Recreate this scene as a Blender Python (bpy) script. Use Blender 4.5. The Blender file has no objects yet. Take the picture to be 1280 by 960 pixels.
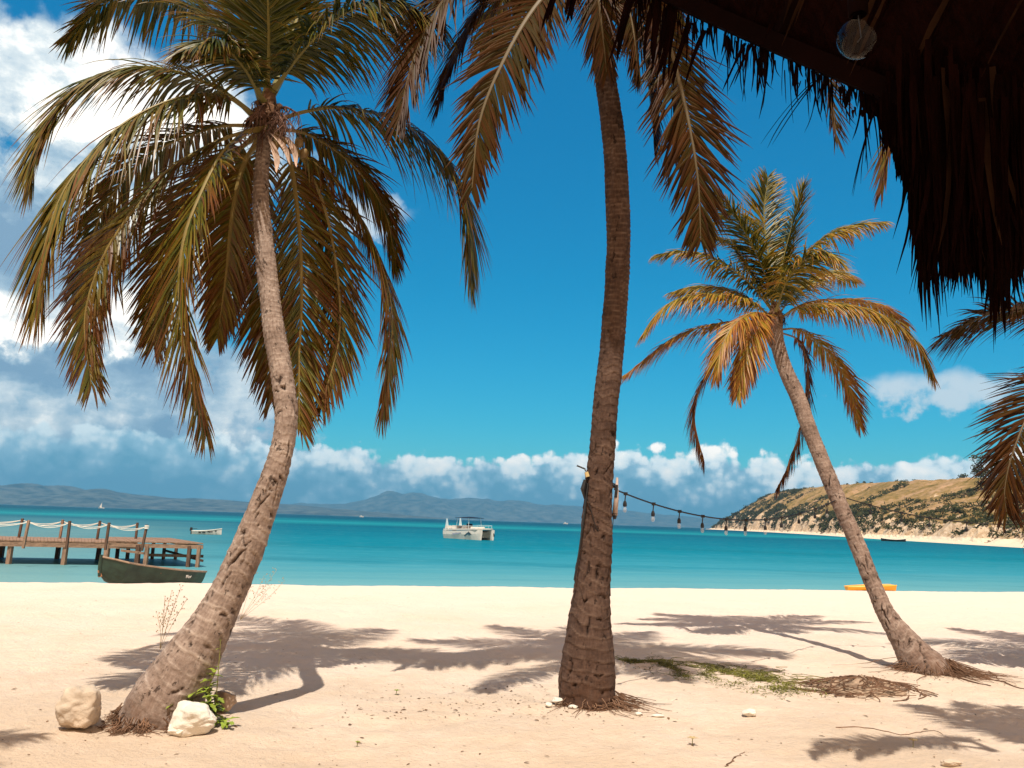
import bpy, bmesh, math, random
import numpy as np
from mathutils import Vector, Matrix, noise as mn

R = math.radians
scene = bpy.context.scene
COL = scene.collection

# ------------------------------------------------------------------ camera
CAM = Vector((0, 0, 1.6))
PITCH, ROLL, FPX = R(9.74), R(1.93), 1000.0
FWD = Vector((0, math.cos(PITCH), math.sin(PITCH)))
_r0, _u0 = Vector((1, 0, 0)), Vector((0, -math.sin(PITCH), math.cos(PITCH)))
RGT = _r0 * math.cos(ROLL) + _u0 * math.sin(ROLL)
UP = -_r0 * math.sin(ROLL) + _u0 * math.cos(ROLL)
cd = bpy.data.cameras.new('camera'); cam = bpy.data.objects.new('camera', cd); COL.objects.link(cam)
cd.sensor_width = 36.0; cd.lens = 36.0 * FPX / 1280.0
cd.clip_start = 0.05; cd.clip_end = 120000.0
M = Matrix((RGT, UP, -FWD)).transposed().to_4x4(); M.translation = CAM
cam.matrix_world = M
scene.camera = cam

def ray(px, py): return RGT * ((px - 640) / FPX) + UP * ((480 - py) / FPX) + FWD
def at(px, py, Y):
    d = ray(px, py); return CAM + d * (Y / d.y)
def onz(px, py, z=0.0):
    d = ray(px, py); return CAM + d * ((z - CAM.z) / d.z)
def azel(px, py):
    d = ray(px, py).normalized(); return math.atan2(d.x, d.y), math.asin(d.z)

# ------------------------------------------------------------------ light
SUN_DIR = Vector((-0.05, -0.50, 1.0)).normalized()      # towards the sun
sun_el = math.asin(SUN_DIR.z)
ld = bpy.data.lights.new('sun', 'SUN'); ld.energy = 4.4; ld.angle = R(0.53); ld.color = (1.0, 0.92, 0.80)
lo = bpy.data.objects.new('sun', ld); COL.objects.link(lo)
lo.rotation_euler = SUN_DIR.to_track_quat('Z', 'Y').to_euler(); lo.location = (-5, -20, 30)
scene.view_settings.view_transform = 'Standard'; scene.view_settings.look = 'None'
scene.view_settings.exposure = 0.38; scene.view_settings.gamma = 1.0
scene.cycles.max_bounces = 8; scene.cycles.diffuse_bounces = 3; scene.cycles.glossy_bounces = 3
scene.cycles.transmission_bounces = 6; scene.cycles.transparent_max_bounces = 12; scene.cycles.volume_bounces = 0
scene.cycles.use_denoising = True
scene.cycles.sample_clamp_indirect = 6.0

# ---- node expression helper
class E:
    def __init__(s, nt, k): s.nt = nt; s.k = k
    def _o(s, op, a, b=None, c=None):
        n = s.nt.nodes.new('ShaderNodeMath'); n.operation = op
        for i, v in enumerate((a, b, c)):
            if v is None: continue
            if isinstance(v, E): s.nt.links.new(v.k, n.inputs[i])
            else: n.inputs[i].default_value = float(v)
        return E(s.nt, n.outputs[0])
    def __add__(s, o): return s._o('ADD', s, o)
    __radd__ = __add__
    def __sub__(s, o): return s._o('SUBTRACT', s, o)
    def __rsub__(s, o): return s._o('SUBTRACT', o, s)
    def __mul__(s, o): return s._o('MULTIPLY', s, o)
    __rmul__ = __mul__
    def __truediv__(s, o): return s._o('DIVIDE', s, o)
    def max(s, o): return s._o('MAXIMUM', s, o)
    def min(s, o): return s._o('MINIMUM', s, o)
    def f(s, op, b=None): return s._o(op, s, b)
    def clamp(s): return s.max(0.0).min(1.0)
    def ss(s, a, b):
        n = s.nt.nodes.new('ShaderNodeMapRange'); n.interpolation_type = 'SMOOTHSTEP'
        s.nt.links.new(s.k, n.inputs[0]); n.inputs[1].default_value = a; n.inputs[2].default_value = b
        return E(s.nt, n.outputs[0])
def comb(nt, x, y, z=0.0):
    n = nt.nodes.new('ShaderNodeCombineXYZ')
    for i, v in enumerate((x, y, z)):
        if isinstance(v, E): nt.links.new(v.k, n.inputs[i])
        else: n.inputs[i].default_value = v
    return n.outputs[0]
def sep(nt, sock):
    n = nt.nodes.new('ShaderNodeSeparateXYZ'); nt.links.new(sock, n.inputs[0])
    return [E(nt, n.outputs[i]) for i in range(3)]
def nz(nt, vec, scale=1.0, detail=5.0, rough=0.55, dist=0.0, out=0, typ=None):
    n = nt.nodes.new('ShaderNodeTexNoise'); n.inputs['Scale'].default_value = scale
    n.inputs['Detail'].default_value = detail; n.inputs['Roughness'].default_value = rough
    n.inputs['Distortion'].default_value = dist
    if vec is not None: nt.links.new(vec, n.inputs['Vector'])
    return E(nt, n.outputs[out])
def vor(nt, vec, scale, rnd=1.0, feat='SMOOTH_F1', smooth=0.6):
    n = nt.nodes.new('ShaderNodeTexVoronoi'); n.feature = feat
    n.inputs['Scale'].default_value = scale; n.inputs['Randomness'].default_value = rnd
    if feat == 'SMOOTH_F1': n.inputs['Smoothness'].default_value = smooth
    nt.links.new(vec, n.inputs['Vector'])
    return E(nt, n.outputs[0])
def mixc(nt, f, a, b, blend='MIX'):
    n = nt.nodes.new('ShaderNodeMix'); n.data_type = 'RGBA'; n.blend_type = blend
    for sock, v in ((n.inputs[0], f), (n.inputs[6], a), (n.inputs[7], b)):
        if isinstance(v, E): nt.links.new(v.k, sock)
        elif isinstance(v, (int, float)): sock.default_value = v
        elif isinstance(v, tuple): sock.default_value = (*v[:3], 1)
        else: nt.links.new(v, sock)
    return n.outputs[2]
def ramp(nt, fac, stops, interp='LINEAR'):
    n = nt.nodes.new('ShaderNodeValToRGB'); n.color_ramp.interpolation = interp
    els = n.color_ramp.elements
    while len(els) < len(stops): els.new(0.5)
    for e, (p, c) in zip(els, stops): e.position = p; e.color = (*c[:3], 1)
    nt.links.new(fac.k if isinstance(fac, E) else fac, n.inputs[0])
    return n.outputs[0]

# ------------------------------------------------------------------ sky
world = bpy.data.worlds.new('World'); scene.world = world; world.use_nodes = True
wt = world.node_tree; wt.nodes.clear()
sky = wt.nodes.new('ShaderNodeTexSky'); sky.sky_type = 'NISHITA'; sky.sun_disc = False
sky.sun_elevation = sun_el; sky.sun_rotation = math.atan2(SUN_DIR.x, SUN_DIR.y)
sky.air_density = 1.0; sky.dust_density = 0.3; sky.ozone_density = 1.5
tc = wt.nodes.new('ShaderNodeTexCoord')
dx, dy, dz = sep(wt, tc.outputs['Generated'])
AZ = dx.f('ARCTAN2', dy); EL = dz.max(-1.0).min(1.0).f('ARCSINE')
SC = 10.0
P = comb(wt, AZ * SC, EL * SC, 0.0)
# one noise for the warp, one fine fbm, one for the light and dark inside the clouds
wn = nz(wt, P, 0.9, 4, 0.5, out=1)
wc = wt.nodes.new('ShaderNodeSeparateColor'); wt.links.new(wn.k, wc.inputs[0])
wx = E(wt, wc.outputs[0]) - 0.5; wy = E(wt, wc.outputs[1]) - 0.5
fine = nz(wt, P, 2.6, 9, 0.58)
X = AZ * SC + wx * 1.6 + (fine - 0.5) * 1.1; Y_ = EL * SC + wy * 1.0 + (fine - 0.5) * 0.8
def blob(px, py, rx, ry, gain=1.0):
    a, e = azel(px, py)
    u = (X - a * SC) / (rx / 100.0); v = (Y_ - e * SC) / (ry / 100.0)
    return (1.0 - (u * u + v * v)).max(-1.0) * gain
def smax(lst):
    r = lst[0]
    for b in lst[1:]: r = r.max(b)
    return r
dens = smax([blob(120, 145, 250, 95), blob(40, 300, 230, 150), blob(40, 420, 220, 90), blob(150, 500, 230, 75),
             blob(260, 470, 110, 50, .8), blob(130, 560, 260, 40, .8)])
f1 = dens * 0.75 + (fine - 0.47) * 1.9
c1 = f1.ss(0.0, 0.42)
# hand-placed small clouds, thinner
d2 = smax([blob(1186, 486, 100, 36, 1.25), blob(474, 262, 56, 30, 1.2), blob(1235, 496, 40, 14, .7), blob(262, 505, 60, 70, .6), blob(-150, 300, 120, 200)])
c2 = (d2 * 0.62 + (fine - 0.5) * 1.5).ss(0.0, 0.75) * 0.85
# cumulus bank along the horizon
Hn = nz(wt, comb(wt, AZ * SC, 0.0, 3.0), 0.85, 6, 0.62)
H = (Hn - 0.5) * 0.95 + 0.84 - AZ.f('ABSOLUTE').ss(0.9, 1.8) * 0.2
bil = vor(wt, comb(wt, AZ * SC + wx * 0.25, EL * SC * 1.25 + wy * 0.25), 2.5, 1.0, 'SMOOTH_F1', 0.35)
bil2 = vor(wt, comb(wt, AZ * SC + wx * 0.15, EL * SC * 1.2), 8.5, 1.0, 'SMOOTH_F1', 0.3)
f3 = (H - EL * SC) * 2.8 + 0.12 + (0.40 - bil) * 0.85 + (0.4 - bil2) * 0.35 + (fine - 0.5) * 1.5
c3 = f3.ss(0.0, 0.30) * EL.ss(-0.01, 0.01)
# unseen broken cloud added behind and above the camera, to warm the shadow fill
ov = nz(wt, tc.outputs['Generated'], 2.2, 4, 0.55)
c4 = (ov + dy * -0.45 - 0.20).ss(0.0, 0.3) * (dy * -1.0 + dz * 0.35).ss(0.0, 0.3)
skyc = wt.nodes.new('ShaderNodeHueSaturation'); skyc.inputs['Saturation'].default_value = 1.45
skyc.inputs['Hue'].default_value = 0.492; skyc.inputs['Value'].default_value = 1.0
wt.links.new(sky.outputs[0], skyc.inputs['Color'])
tint = ramp(wt, (EL / 0.75).clamp(), [(0.0, (0.40, 0.96, 1.02)), (0.16, (0.16, 1.0, 1.08)), (0.4, (0.0, 1.16, 1.18)), (0.8, (0.0, 1.42, 1.38))])
grad = mixc(wt, 1.0, skyc.outputs[0], tint, 'MULTIPLY')
# shade inside the clouds
sh = nz(wt, comb(wt, AZ * SC + wx * 0.6, EL * SC * 2.3 + wy * 0.6, 7.0), 0.95, 8, 0.58)
darkb = smax([blob(10, 290, 190, 70), blob(70, 455, 190, 26, .9), blob(60, 540, 300, 40, .3), blob(230, 545, 130, 30, .5)]).max(0.0)
liteb = smax([blob(120, 110, 220, 60), blob(40, 400, 170, 38), blob(150, 385, 60, 25)]).max(0.0)
l1 = ((sh - 0.5) * 3.2 + (fine - 0.5) * 1.6 + 0.55 - darkb * 1.15 + liteb * 0.8 - 0.5)
l1 = (l1 * 0.62 + 0.5 + (nz(wt, P, 4.5, 6, 0.6) - 0.5) * 0.35).clamp()
col1 = ramp(wt, l1, [(0.0, (2.3, 3.7, 5.2)), (0.35, (4.0, 5.5, 6.7)), (0.7, (7.6, 8.4, 8.7)), (1.0, (14.0, 13.2, 12.0))])
l3 = (1.0 - (H - EL * SC) * 1.35 + (fine - 0.5) * 2.2 + (0.35 - bil) * 0.9 + (0.35 - bil2) * 0.5 - 0.5)
l3 = (l3 * 0.85 + 0.52).clamp()
l3 = l3 * AZ.ss(-0.9, 0.1).max(0.5)
col3 = ramp(wt, l3, [(0.0, (1.5, 3.9, 5.4)), (0.28, (3.6, 6.0, 7.4)), (0.55, (10.0, 11.0, 11.0)), (1.0, (14.5, 13.4, 12.0))])
c = mixc(wt, c2, grad, (7.0, 7.8, 8.3))
c = mixc(wt, c1, c, col1)
c = mixc(wt, c3, c, col3)
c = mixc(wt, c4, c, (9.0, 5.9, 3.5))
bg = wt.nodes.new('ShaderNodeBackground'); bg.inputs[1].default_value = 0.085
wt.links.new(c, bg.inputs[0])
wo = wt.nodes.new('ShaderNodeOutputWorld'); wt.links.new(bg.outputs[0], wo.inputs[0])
world.cycles.sampling_method = 'MANUAL'; world.cycles.sample_map_resolution = 512

# ------------------------------------------------------------------ helpers
def tag(o, label=None, cat=None, group=None, kind=None):
    if label: o['label'] = label
    if cat: o['category'] = cat
    if group: o['group'] = group
    if kind: o['kind'] = kind
    return o
def empty(name, loc, label, cat, group=None, rz=0.0):
    o = bpy.data.objects.new(name, None); COL.objects.link(o); o.location = loc; o.rotation_euler.z = rz
    o.empty_display_size = 0.2
    return tag(o, label, cat, group)
def link(name, me, mats, parent=None, world_coords=True, smooth=False):
    o = bpy.data.objects.new(name, me); COL.objects.link(o)
    for m in (mats if isinstance(mats, (list, tuple)) else [mats]): me.materials.append(m)
    if parent is not None:
        o.parent = parent
        if world_coords:      # geometry was given in world space: bring it into the parent's space
            me.transform((Matrix.Translation(parent.location) @ Matrix.Rotation(parent.rotation_euler.z, 4, 'Z')).inverted())
    if smooth and len(me.polygons): me.polygons.foreach_set('use_smooth', [True] * len(me.polygons))
    return o
class MB:
    """collects vertices and faces, then becomes ONE mesh object"""
    def __init__(s): s.v = []; s.f = []; s.m = []; s.c = []
    def add(s, vs, fs, mi=0, cs=None):
        n = len(s.v); s.v += [tuple(v) for v in vs]; s.f += [tuple(i + n for i in f) for f in fs]; s.m += [mi] * len(fs)
        s.c += list(cs) if cs else [(0.5, 0.5, 0.5)] * len(vs)
    def box(s, c, size, rot=None, mi=0, taper=1.0):
        x, y, z = size[0] / 2, size[1] / 2, size[2] / 2
        vs = [Vector((sx * x * (taper if sz > 0 else 1), sy * y * (taper if sz > 0 else 1), sz * z)) for sz in (-1, 1) for sy in (-1, 1) for sx in (-1, 1)]
        if rot is not None: vs = [rot @ v for v in vs]
        c = Vector(c); s.add([v + c for v in vs], [(0, 2, 3, 1), (4, 5, 7, 6), (0, 1, 5, 4), (1, 3, 7, 5), (3, 2, 6, 7), (2, 0, 4, 6)], mi)
    def bar(s, a, b, w, h=None, mi=0):
        a, b = Vector(a), Vector(b); d = b - a; h = h or w
        q = d.to_track_quat('X', 'Z').to_matrix(); s.box((a + b) / 2, (d.length, w, h), q, mi)
    def tube(s, pts, rad, n=6, mi=0, caps=True, cs=None):
        pts = [Vector(p) for p in pts]; rad = rad if isinstance(rad, (list, tuple)) else [rad] * len(pts)
        vs = []; prev = None
        for i, p in enumerate(pts):
            t = (pts[min(i + 1, len(pts) - 1)] - pts[max(i - 1, 0)]).normalized()
            if prev is None: prev = t.orthogonal().normalized()
            prev = (prev - t * prev.dot(t)).normalized(); b = t.cross(prev)
            for k in range(n):
                a = 2 * math.pi * k / n; vs.append(p + (prev * math.cos(a) + b * math.sin(a)) * rad[i])
        fs = [(i * n + k, i * n + (k + 1) % n, (i + 1) * n + (k + 1) % n, (i + 1) * n + k) for i in range(len(pts) - 1) for k in range(n)]
        if caps: fs += [tuple(range(n - 1, -1, -1)), tuple((len(pts) - 1) * n + k for k in range(n))]
        s.add(vs, fs, mi, cs)
    def lathe(s, c, prof, n=16, mi=0):
        c = Vector(c); vs = [c + Vector((r * math.cos(2 * math.pi * k / n), r * math.sin(2 * math.pi * k / n), z)) for r, z in prof for k in range(n)]
        fs = [(i * n + k, i * n + (k + 1) % n, (i + 1) * n + (k + 1) % n, (i + 1) * n + k) for i in range(len(prof) - 1) for k in range(n)]
        s.add(vs, fs, mi)
    def build(s, name, mats, parent=None, smooth=False, attr=False, wc=True):
        me = bpy.data.meshes.new(name); me.from_pydata(s.v, [], s.f)
        me.polygons.foreach_set('material_index', s.m)
        if attr:
            a = me.color_attributes.new('tv', 'FLOAT_COLOR', 'POINT')
            arr = np.ones((len(s.v), 4), dtype=np.float32); arr[:, :3] = np.array(s.c, dtype=np.float32)
            a.data.foreach_set('color', arr.ravel())
        me.update()
        return link(name, me, mats, parent, wc, smooth)
def catmull(pts, n):
    """smooth curve through the points; n samples, spaced by length"""
    P = [np.array(p, float) for p in pts]; P = [2 * P[0] - P[1]] + P + [2 * P[-1] - P[-2]]
    out = []
    for i in range(1, len(P) - 2):
        for k in range(24):
            t = k / 24
            out.append(0.5 * (2 * P[i] + (P[i + 1] - P[i - 1]) * t + (2 * P[i - 1] - 5 * P[i] + 4 * P[i + 1] - P[i + 2]) * t * t + (3 * P[i] - P[i - 1] - 3 * P[i + 1] + P[i + 2]) * t ** 3))
    out.append(P[-2]); A = np.array(out)
    d = np.concatenate([[0], np.cumsum(np.linalg.norm(np.diff(A[:, :3], axis=0), axis=1))])
    s = np.linspace(0, d[-1], n)
    return np.stack([np.interp(s, d, A[:, j]) for j in range(A.shape[1])], 1), d[-1]

def material(name, color, rough=0.8, spec=0.3, var=0.25, scale=4.0, bump=0.0, bscale=30.0, metal=0.0, coords='Object', stretch=None):
    m = bpy.data.materials.new(name); m.use_nodes = True; nt = m.node_tree
    b = nt.nodes['Principled BSDF']; b.inputs['Roughness'].default_value = rough
    b.inputs['Specular IOR Level'].default_value = spec; b.inputs['Metallic'].default_value = metal
    t = nt.nodes.new('ShaderNodeTexCoord'); vec = t.outputs[coords]
    if stretch:
        mp = nt.nodes.new('ShaderNodeMapping'); mp.inputs['Scale'].default_value = stretch; nt.links.new(vec, mp.inputs[0]); vec = mp.outputs[0]
    n = nz(nt, vec, scale, 6, 0.6)
    k = n.ss(0.25, 0.75)
    lo_ = tuple(c * (1 - var) for c in color); hi = tuple(min(1, c * (1 + var)) for c in color)
    nt.links.new(mixc(nt, k, lo_, hi), b.inputs['Base Color'])
    if bump:
        bn = nz(nt, vec, bscale, 5, 0.6); bp = nt.nodes.new('ShaderNodeBump'); bp.inputs['Strength'].default_value = bump
        bp.inputs['Distance'].default_value = 0.02; nt.links.new(bn.k, bp.inputs['Height']); nt.links.new(bp.outputs[0], b.inputs['Normal'])
    return m

# ------------------------------------------------------------------ beach
crest_l, crest_m, crest_r = onz(0, 727), onz(640, 734), onz(1280, 740)
def crest(x):
    return float(np.interp(x, [-300, crest_l.x, crest_m.x, crest_r.x, 60, 400], [crest_l.y - 6, crest_l.y, crest_m.y, crest_r.y, crest_r.y + 25, crest_r.y + 60]))
WATER = -0.75
def sand_z(x, y):
    d = y - crest(x) + 0.35 * mn.noise(Vector((x * 0.35, 3.1, 0))) 
    v = Vector((x, y, 0))
    near = max(0.0, min(1.0, (45 - abs(y)) / 20)) * max(0.0, min(1.0, (60 - abs(x)) / 20))
    z = 0.035 * mn.noise(v * 0.45) + 0.022 * mn.noise(v * 1.3 + Vector((7, 0, 0))) + 0.015 * mn.noise(v * 4.1)
    z += 0.010 * mn.noise(v * 9.0) 
    if near > 0 and abs(x) < 20 and 4 < y < 20:
        dd = mn.voronoi(Vector((x * 2.3 + .3 * mn.noise(v * 2), y * 1.9, 0)))[0][0]; z -= .032 * max(0, 1 - (dd / .36) ** 2) * max(0, min(1, .35 + 2.2 * mn.noise(v * .5 + Vector((0, 0, 4)))))
    z *= near
    if d > -3.0: z *= max(0.6, -d / 3.0) if d < 0 else 0.6
    if d > 0: z -= min(0.16 * d * min(1, d / 1.5 + .4), 6)
    return z
def axis(parts):
    out = []
    for a, b, st in parts: out += list(np.arange(a, b, st))
    return out + [parts[-1][1]]
xs = axis([(-600, -100, 50), (-100, -24, 6), (-24, -13, .5), (-13, 15, .07), (15, 26, .4), (26, 100, 5), (100, 600, 50)])
ys = axis([(-400, -40, 30), (-40, 0, 4), (0, 4.5, .3), (4.5, 12, .06), (12, 24, .1), (24, 34, .4), (34, 60, 2), (60, 120, 12)])
vs = []; nx = len(xs)
for y in ys:
    for x in xs: vs.append((x, y, sand_z(x, y)))
fs = [(j * nx + i, j * nx + i + 1, (j + 1) * nx + i + 1, (j + 1) * nx + i) for j in range(len(ys) - 1) for i in range(nx - 1)]
me = bpy.data.meshes.new('beach_sand'); me.from_pydata(vs, [], fs); me.update()
sm = bpy.data.materials.new('sand'); sm.use_nodes = True; nt = sm.node_tree; b = nt.nodes['Principled BSDF']
t = nt.nodes.new('ShaderNodeTexCoord'); ob = t.outputs['Object']
n1 = nz(nt, ob, 0.5, 6, 0.6); n2 = nz(nt, ob, 7.0, 6, 0.7); n3 = nz(nt, ob, 160.0, 3, 0.7)
px_, py_, pz_ = sep(nt, ob)
kk = (n1 * 0.8 + n2 * 0.35 - py_ * 0.034 + 0.30).ss(0.25, 0.85)
base = ramp(nt, kk, [(0.0, (0.76, 0.62, 0.52)), (0.45, (0.72, 0.583, 0.465)), (1.0, (0.605, 0.47, 0.348))])
specks = n3.ss(0.66, 0.74)
base = mixc(nt, specks * 0.35, base, (0.30, 0.20, 0.13))
nt.links.new(base, b.inputs['Base Color']); b.inputs['Roughness'].default_value = 0.95; b.inputs['Specular IOR Level'].default_value = 0.1
bp = nt.nodes.new('ShaderNodeBump'); bp.inputs['Strength'].default_value = 0.9; bp.inputs['Distance'].default_value = 0.045
hh = nz(nt, ob, 11.0, 8, 0.72) + nz(nt, ob, 38.0, 3, 0.6) * 0.3
nt.links.new(hh.k, bp.inputs['Height']); nt.links.new(bp.outputs[0], b.inputs['Normal'])
tag(link('beach_sand', me, sm, smooth=True), kind='structure')

# ------------------------------------------------------------------ water
xs = [-24000, -9000, -3000, -900, -300, -60, 60, 300, 900, 3000, 9000, 24000]
ys = [14, 24, 60, 200, 700, 2000, 6000, 12000, 24000]
vs = [(x, y, WATER) for y in ys for x in xs]; nx = len(xs)
fs = [(j * nx + i, j * nx + i + 1, (j + 1) * nx + i + 1, (j + 1) * nx + i) for j in range(len(ys) - 1) for i in range(nx - 1)]
me = bpy.data.meshes.new('sea_water'); me.from_pydata(vs, [], fs); me.update()
wm = bpy.data.materials.new('sea'); wm.use_nodes = True; nt = wm.node_tree; b = nt.nodes['Principled BSDF']
t = nt.nodes.new('ShaderNodeTexCoord'); ob = t.outputs['Object']
wx_, wy_, _ = sep(nt, ob)
shore = (wy_ - 22.0 - (wx_ * 0.28)).max(1.0)
lg = shore.f('LOGARITHM', 10.0)
st = nz(nt, comb(nt, wx_ * 0.004, lg * 9.0), 1.0, 5, 0.55)
st2 = nz(nt, comb(nt, wx_ * 0.03, lg * 26.0, 4.0), 1.0, 4, 0.6)
q = (lg + (st - 0.5) * 0.30 + (st2 - 0.5) * 0.22) / 4.0
deep = ramp(nt, q, [(0.0, (0.24, 0.43, 0.43)), (0.25, (0.11, 0.31, 0.35)), (0.34, (0.035, 0.235, 0.31)), (0.425, (0.003, 0.165, 0.235)),
                    (0.515, (0.001, 0.115, 0.18)), (0.57, (0.001, 0.085, 0.14)), (0.61, (0.008, 0.20, 0.24)), (0.65, (0.001, 0.10, 0.15)), (0.72, (0.001, 0.045, 0.09)), (1.0, (0.001, 0.035, 0.08))])
pale = (wx_ * -1.0 - wy_ * 0.28).ss(-4.0, 22.0) * (1.0 - q.ss(0.3, 0.62))
pat = nz(nt, comb(nt, wx_ * 0.02, wy_ * 0.05, 2.0), 1.0, 6, 0.65)
rip = nz(nt, comb(nt, wx_ * 0.5, wy_ * 1.6, 2.0), 1.0, 6, 0.7)
deep = mixc(nt, pat.ss(0.50, 0.66) * 0.5, deep, (0.004, 0.12, 0.17))
deep = mixc(nt, (rip.ss(0.5, 0.70)) * 0.38, deep, (0.10, 0.34, 0.38))
deep = mixc(nt, pale * 0.85, deep, (0.20, 0.275, 0.255))
nt.nodes.remove(b); df = nt.nodes.new('ShaderNodeBsdfDiffuse'); gs = nt.nodes.new('ShaderNodeBsdfGlossy'); gs.inputs['Roughness'].default_value = 0.18; gs.inputs['Color'].default_value = (.45, .75, .85, 1)
nt.links.new(deep, df.inputs[0]); ms_ = nt.nodes.new('ShaderNodeMixShader'); ms_.inputs[0].default_value = 0.13
nt.links.new(df.outputs[0], ms_.inputs[1]); nt.links.new(gs.outputs[0], ms_.inputs[2]); nt.links.new(ms_.outputs[0], nt.nodes['Material Output'].inputs[0])
bp = nt.nodes.new('ShaderNodeBump'); bp.inputs['Strength'].default_value = 0.9; bp.inputs['Distance'].default_value = 0.12
w1 = nz(nt, comb(nt, wx_ * 0.8, wy_ * 2.0), 1.2, 6, 0.6); w2 = nz(nt, comb(nt, wx_ * 0.05, wy_ * 0.12), 1.0, 3, 0.5)
nt.links.new((w1 + w2 * 2.0).k, bp.inputs['Height']); nt.links.new(bp.outputs[0], gs.inputs['Normal']); nt.links.new(bp.outputs[0], df.inputs['Normal'])
tag(link('sea_water', me, wm), kind='structure')

# ------------------------------------------------------------------ far hills
def ridge(name, prof, Y, depth, mat, seed, rough_amp):
    pxs = np.arange(prof[0][0], prof[-1][0] + 1, 3.0); tops = np.interp(pxs, [p[0] for p in prof], [p[1] for p in prof])
    rows = 26; vs = []; nxp = len(pxs)
    for j in range(rows):
        t = j / (rows - 1)
        for i, p in enumerate(pxs):
            top = at(p, tops[i], Y + depth * 0.55)
            hgt = max(top.z, 3.0)
            prof_t = math.sin(min(t / 0.62, 1.0) * math.pi / 2) ** 0.9 if t < 0.62 else math.cos((t - 0.62) / 0.38 * math.pi / 2)
            y = Y + depth * t; x = top.x * (y / (Y + depth * 0.55))
            n = mn.fractal(Vector((x * 0.0014 + seed, y * 0.0006, t)), 1.0, 2.0, 6)
            r = 1 - abs(mn.noise(Vector((x * 0.0022 + seed, y * 0.0005, 0.3)))) * 2
            z = hgt * prof_t * (1 + rough_amp * (0.5 * n + 0.6 * (r - .6)) * (1 - 0.75 * min(1, prof_t ** 3))) 
            z += hgt * 0.04 * mn.noise(Vector((x * 0.006, seed, 0))) * prof_t
            vs.append((x, y, z if 0 < j < rows - 1 else WATER - 3))
    fs = [(j * nxp + i, j * nxp + i + 1, (j + 1) * nxp + i + 1, (j + 1) * nxp + i) for j in range(rows - 1) for i in range(nxp - 1)]
    me = bpy.data.meshes.new(name); me.from_pydata(vs, [], fs); me.update()
    return tag(link(name, me, mat, smooth=False), kind='structure')
hm = material('far_hill', (0.065, 0.068, 0.06), 0.95, 0.05, 0.85, 0.006)
ridge('hills', [(-260, 600), (-60, 602), (0, 604.5), (45, 604), (75, 606), (130, 612), (165, 618), (230, 622), (290, 626), (350, 630), (430, 636), (520, 645), (600, 651)], 8500, 2500, hm, 3.0, 0.6)
ridge('mountains', [(200, 636), (300, 632), (380, 629), (430, 630), (460, 624), (480, 616), (492, 613.5), (503, 616), (516, 614.5), (540, 620), (565, 624), (585, 623), (620, 625), (650, 626), (690, 631), (760, 635), (820, 642), (900, 650), (960, 663)], 13500, 4000, hm, 9.0, 0.5)

# ------------------------------------------------------------------ headland
shore_pts = [(112, 120, 15), (120, 160, 18), (130, 205, 20), (161, 350, 28.5), (200, 500, 37), (238, 650, 44.5), (300, 950, 56), (346, 1250, 63), (368, 1430, 60), (382, 1530, 42), (396, 1640, 7)]
SP, SL = catmull(shore_pts, 420)
TW = np.concatenate([np.linspace(0, 30, 22), np.linspace(32, 120, 26), np.linspace(128, 420, 16)])
def head_z(i, w, x, y, top):
    s = i / (len(SP) - 1)
    sd = mn.noise(Vector((x * 0.02, y * 0.02, 1.0)))
    scl = 0.55 + 0.45 * min(1, top / 30)
    g = abs(mn.noise(Vector((y * 0.055, w * 0.01, 2.0)))) + 0.5 * abs(mn.noise(Vector((y * 0.16, w * 0.02, 5.0))))
    bw = 7 + 2.5 * sd                                   # beach width
    cl = (0.22 + 0.10 * mn.noise(Vector((y * 0.012, 0, 9)))) * top * (1.15 - 0.5 * min(1, g * 1.6))
    cs = bw + 2 + g * 9
    beach = min(w, bw) * 0.12
    c = max(0, min(1, (w - cs) / (7 + 4 * g))); c = c * c * (3 - 2 * c)
    u = max(0, min(1, (w - cs - 6) / (95 - 0.03 * y if y < 800 else 70))); u = u ** 0.8
    z = WATER - 0.25 + beach + c * cl + u * max(0, top - cl) 
    z += c * (0.9 * mn.noise(Vector((x * 0.05, y * 0.05, 0))) + 0.5 * mn.noise(Vector((x * .17, y * .17, 2)))) * scl * 1.6
    return z
HV = []; HZ = {}
nw = len(TW)
for i, (x, y, top) in enumerate(SP):
    a = SP[max(i - 3, 0)]; c = SP[min(i + 3, len(SP) - 1)]
    tx, ty = c[0] - a[0], c[1] - a[1]; l = math.hypot(tx, ty); n_ = (ty / l, -tx / l)
    for w in TW:
        X0, Y0 = x + n_[0] * w, y + n_[1] * w
        HV.append((X0, Y0, head_z(i, w, X0, Y0, top)))
fs = [(i * nw + k, i * nw + k + 1, (i + 1) * nw + k + 1, (i + 1) * nw + k) for i in range(len(SP) - 1) for k in range(nw - 1)]
me = bpy.data.meshes.new('headland'); me.from_pydata(HV, [], fs); me.update()
hd = bpy.data.materials.new('headland_ground'); hd.use_nodes = True; nt = hd.node_tree; b = nt.nodes['Principled BSDF']
t = nt.nodes.new('ShaderNodeTexCoord'); ob = t.outputs['Object']; ge = nt.nodes.new('ShaderNodeNewGeometry')
_, _, nzv = sep(nt, ge.outputs['Normal']); _, _, zz = sep(nt, ob)
na = nz(nt, ob, 0.03, 6, 0.65); nb = nz(nt, ob, 0.22, 5, 0.7); nc = nz(nt, ob, 0.9, 4, 0.7)
grass = ramp(nt, na * 0.6 + nb * 0.5, [(0.36, (0.07, 0.058, 0.022)), (0.46, (0.16, 0.118, 0.040)), (0.56, (0.26, 0.175, 0.075)), (0.66, (0.38, 0.25, 0.155))])
cliff = ramp(nt, nb * 0.6 + nc * 0.5, [(0.3, (0.20, 0.125, 0.075)), (0.5, (0.47, 0.34, 0.22)), (0.65, (0.62, 0.50, 0.37))])
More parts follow.
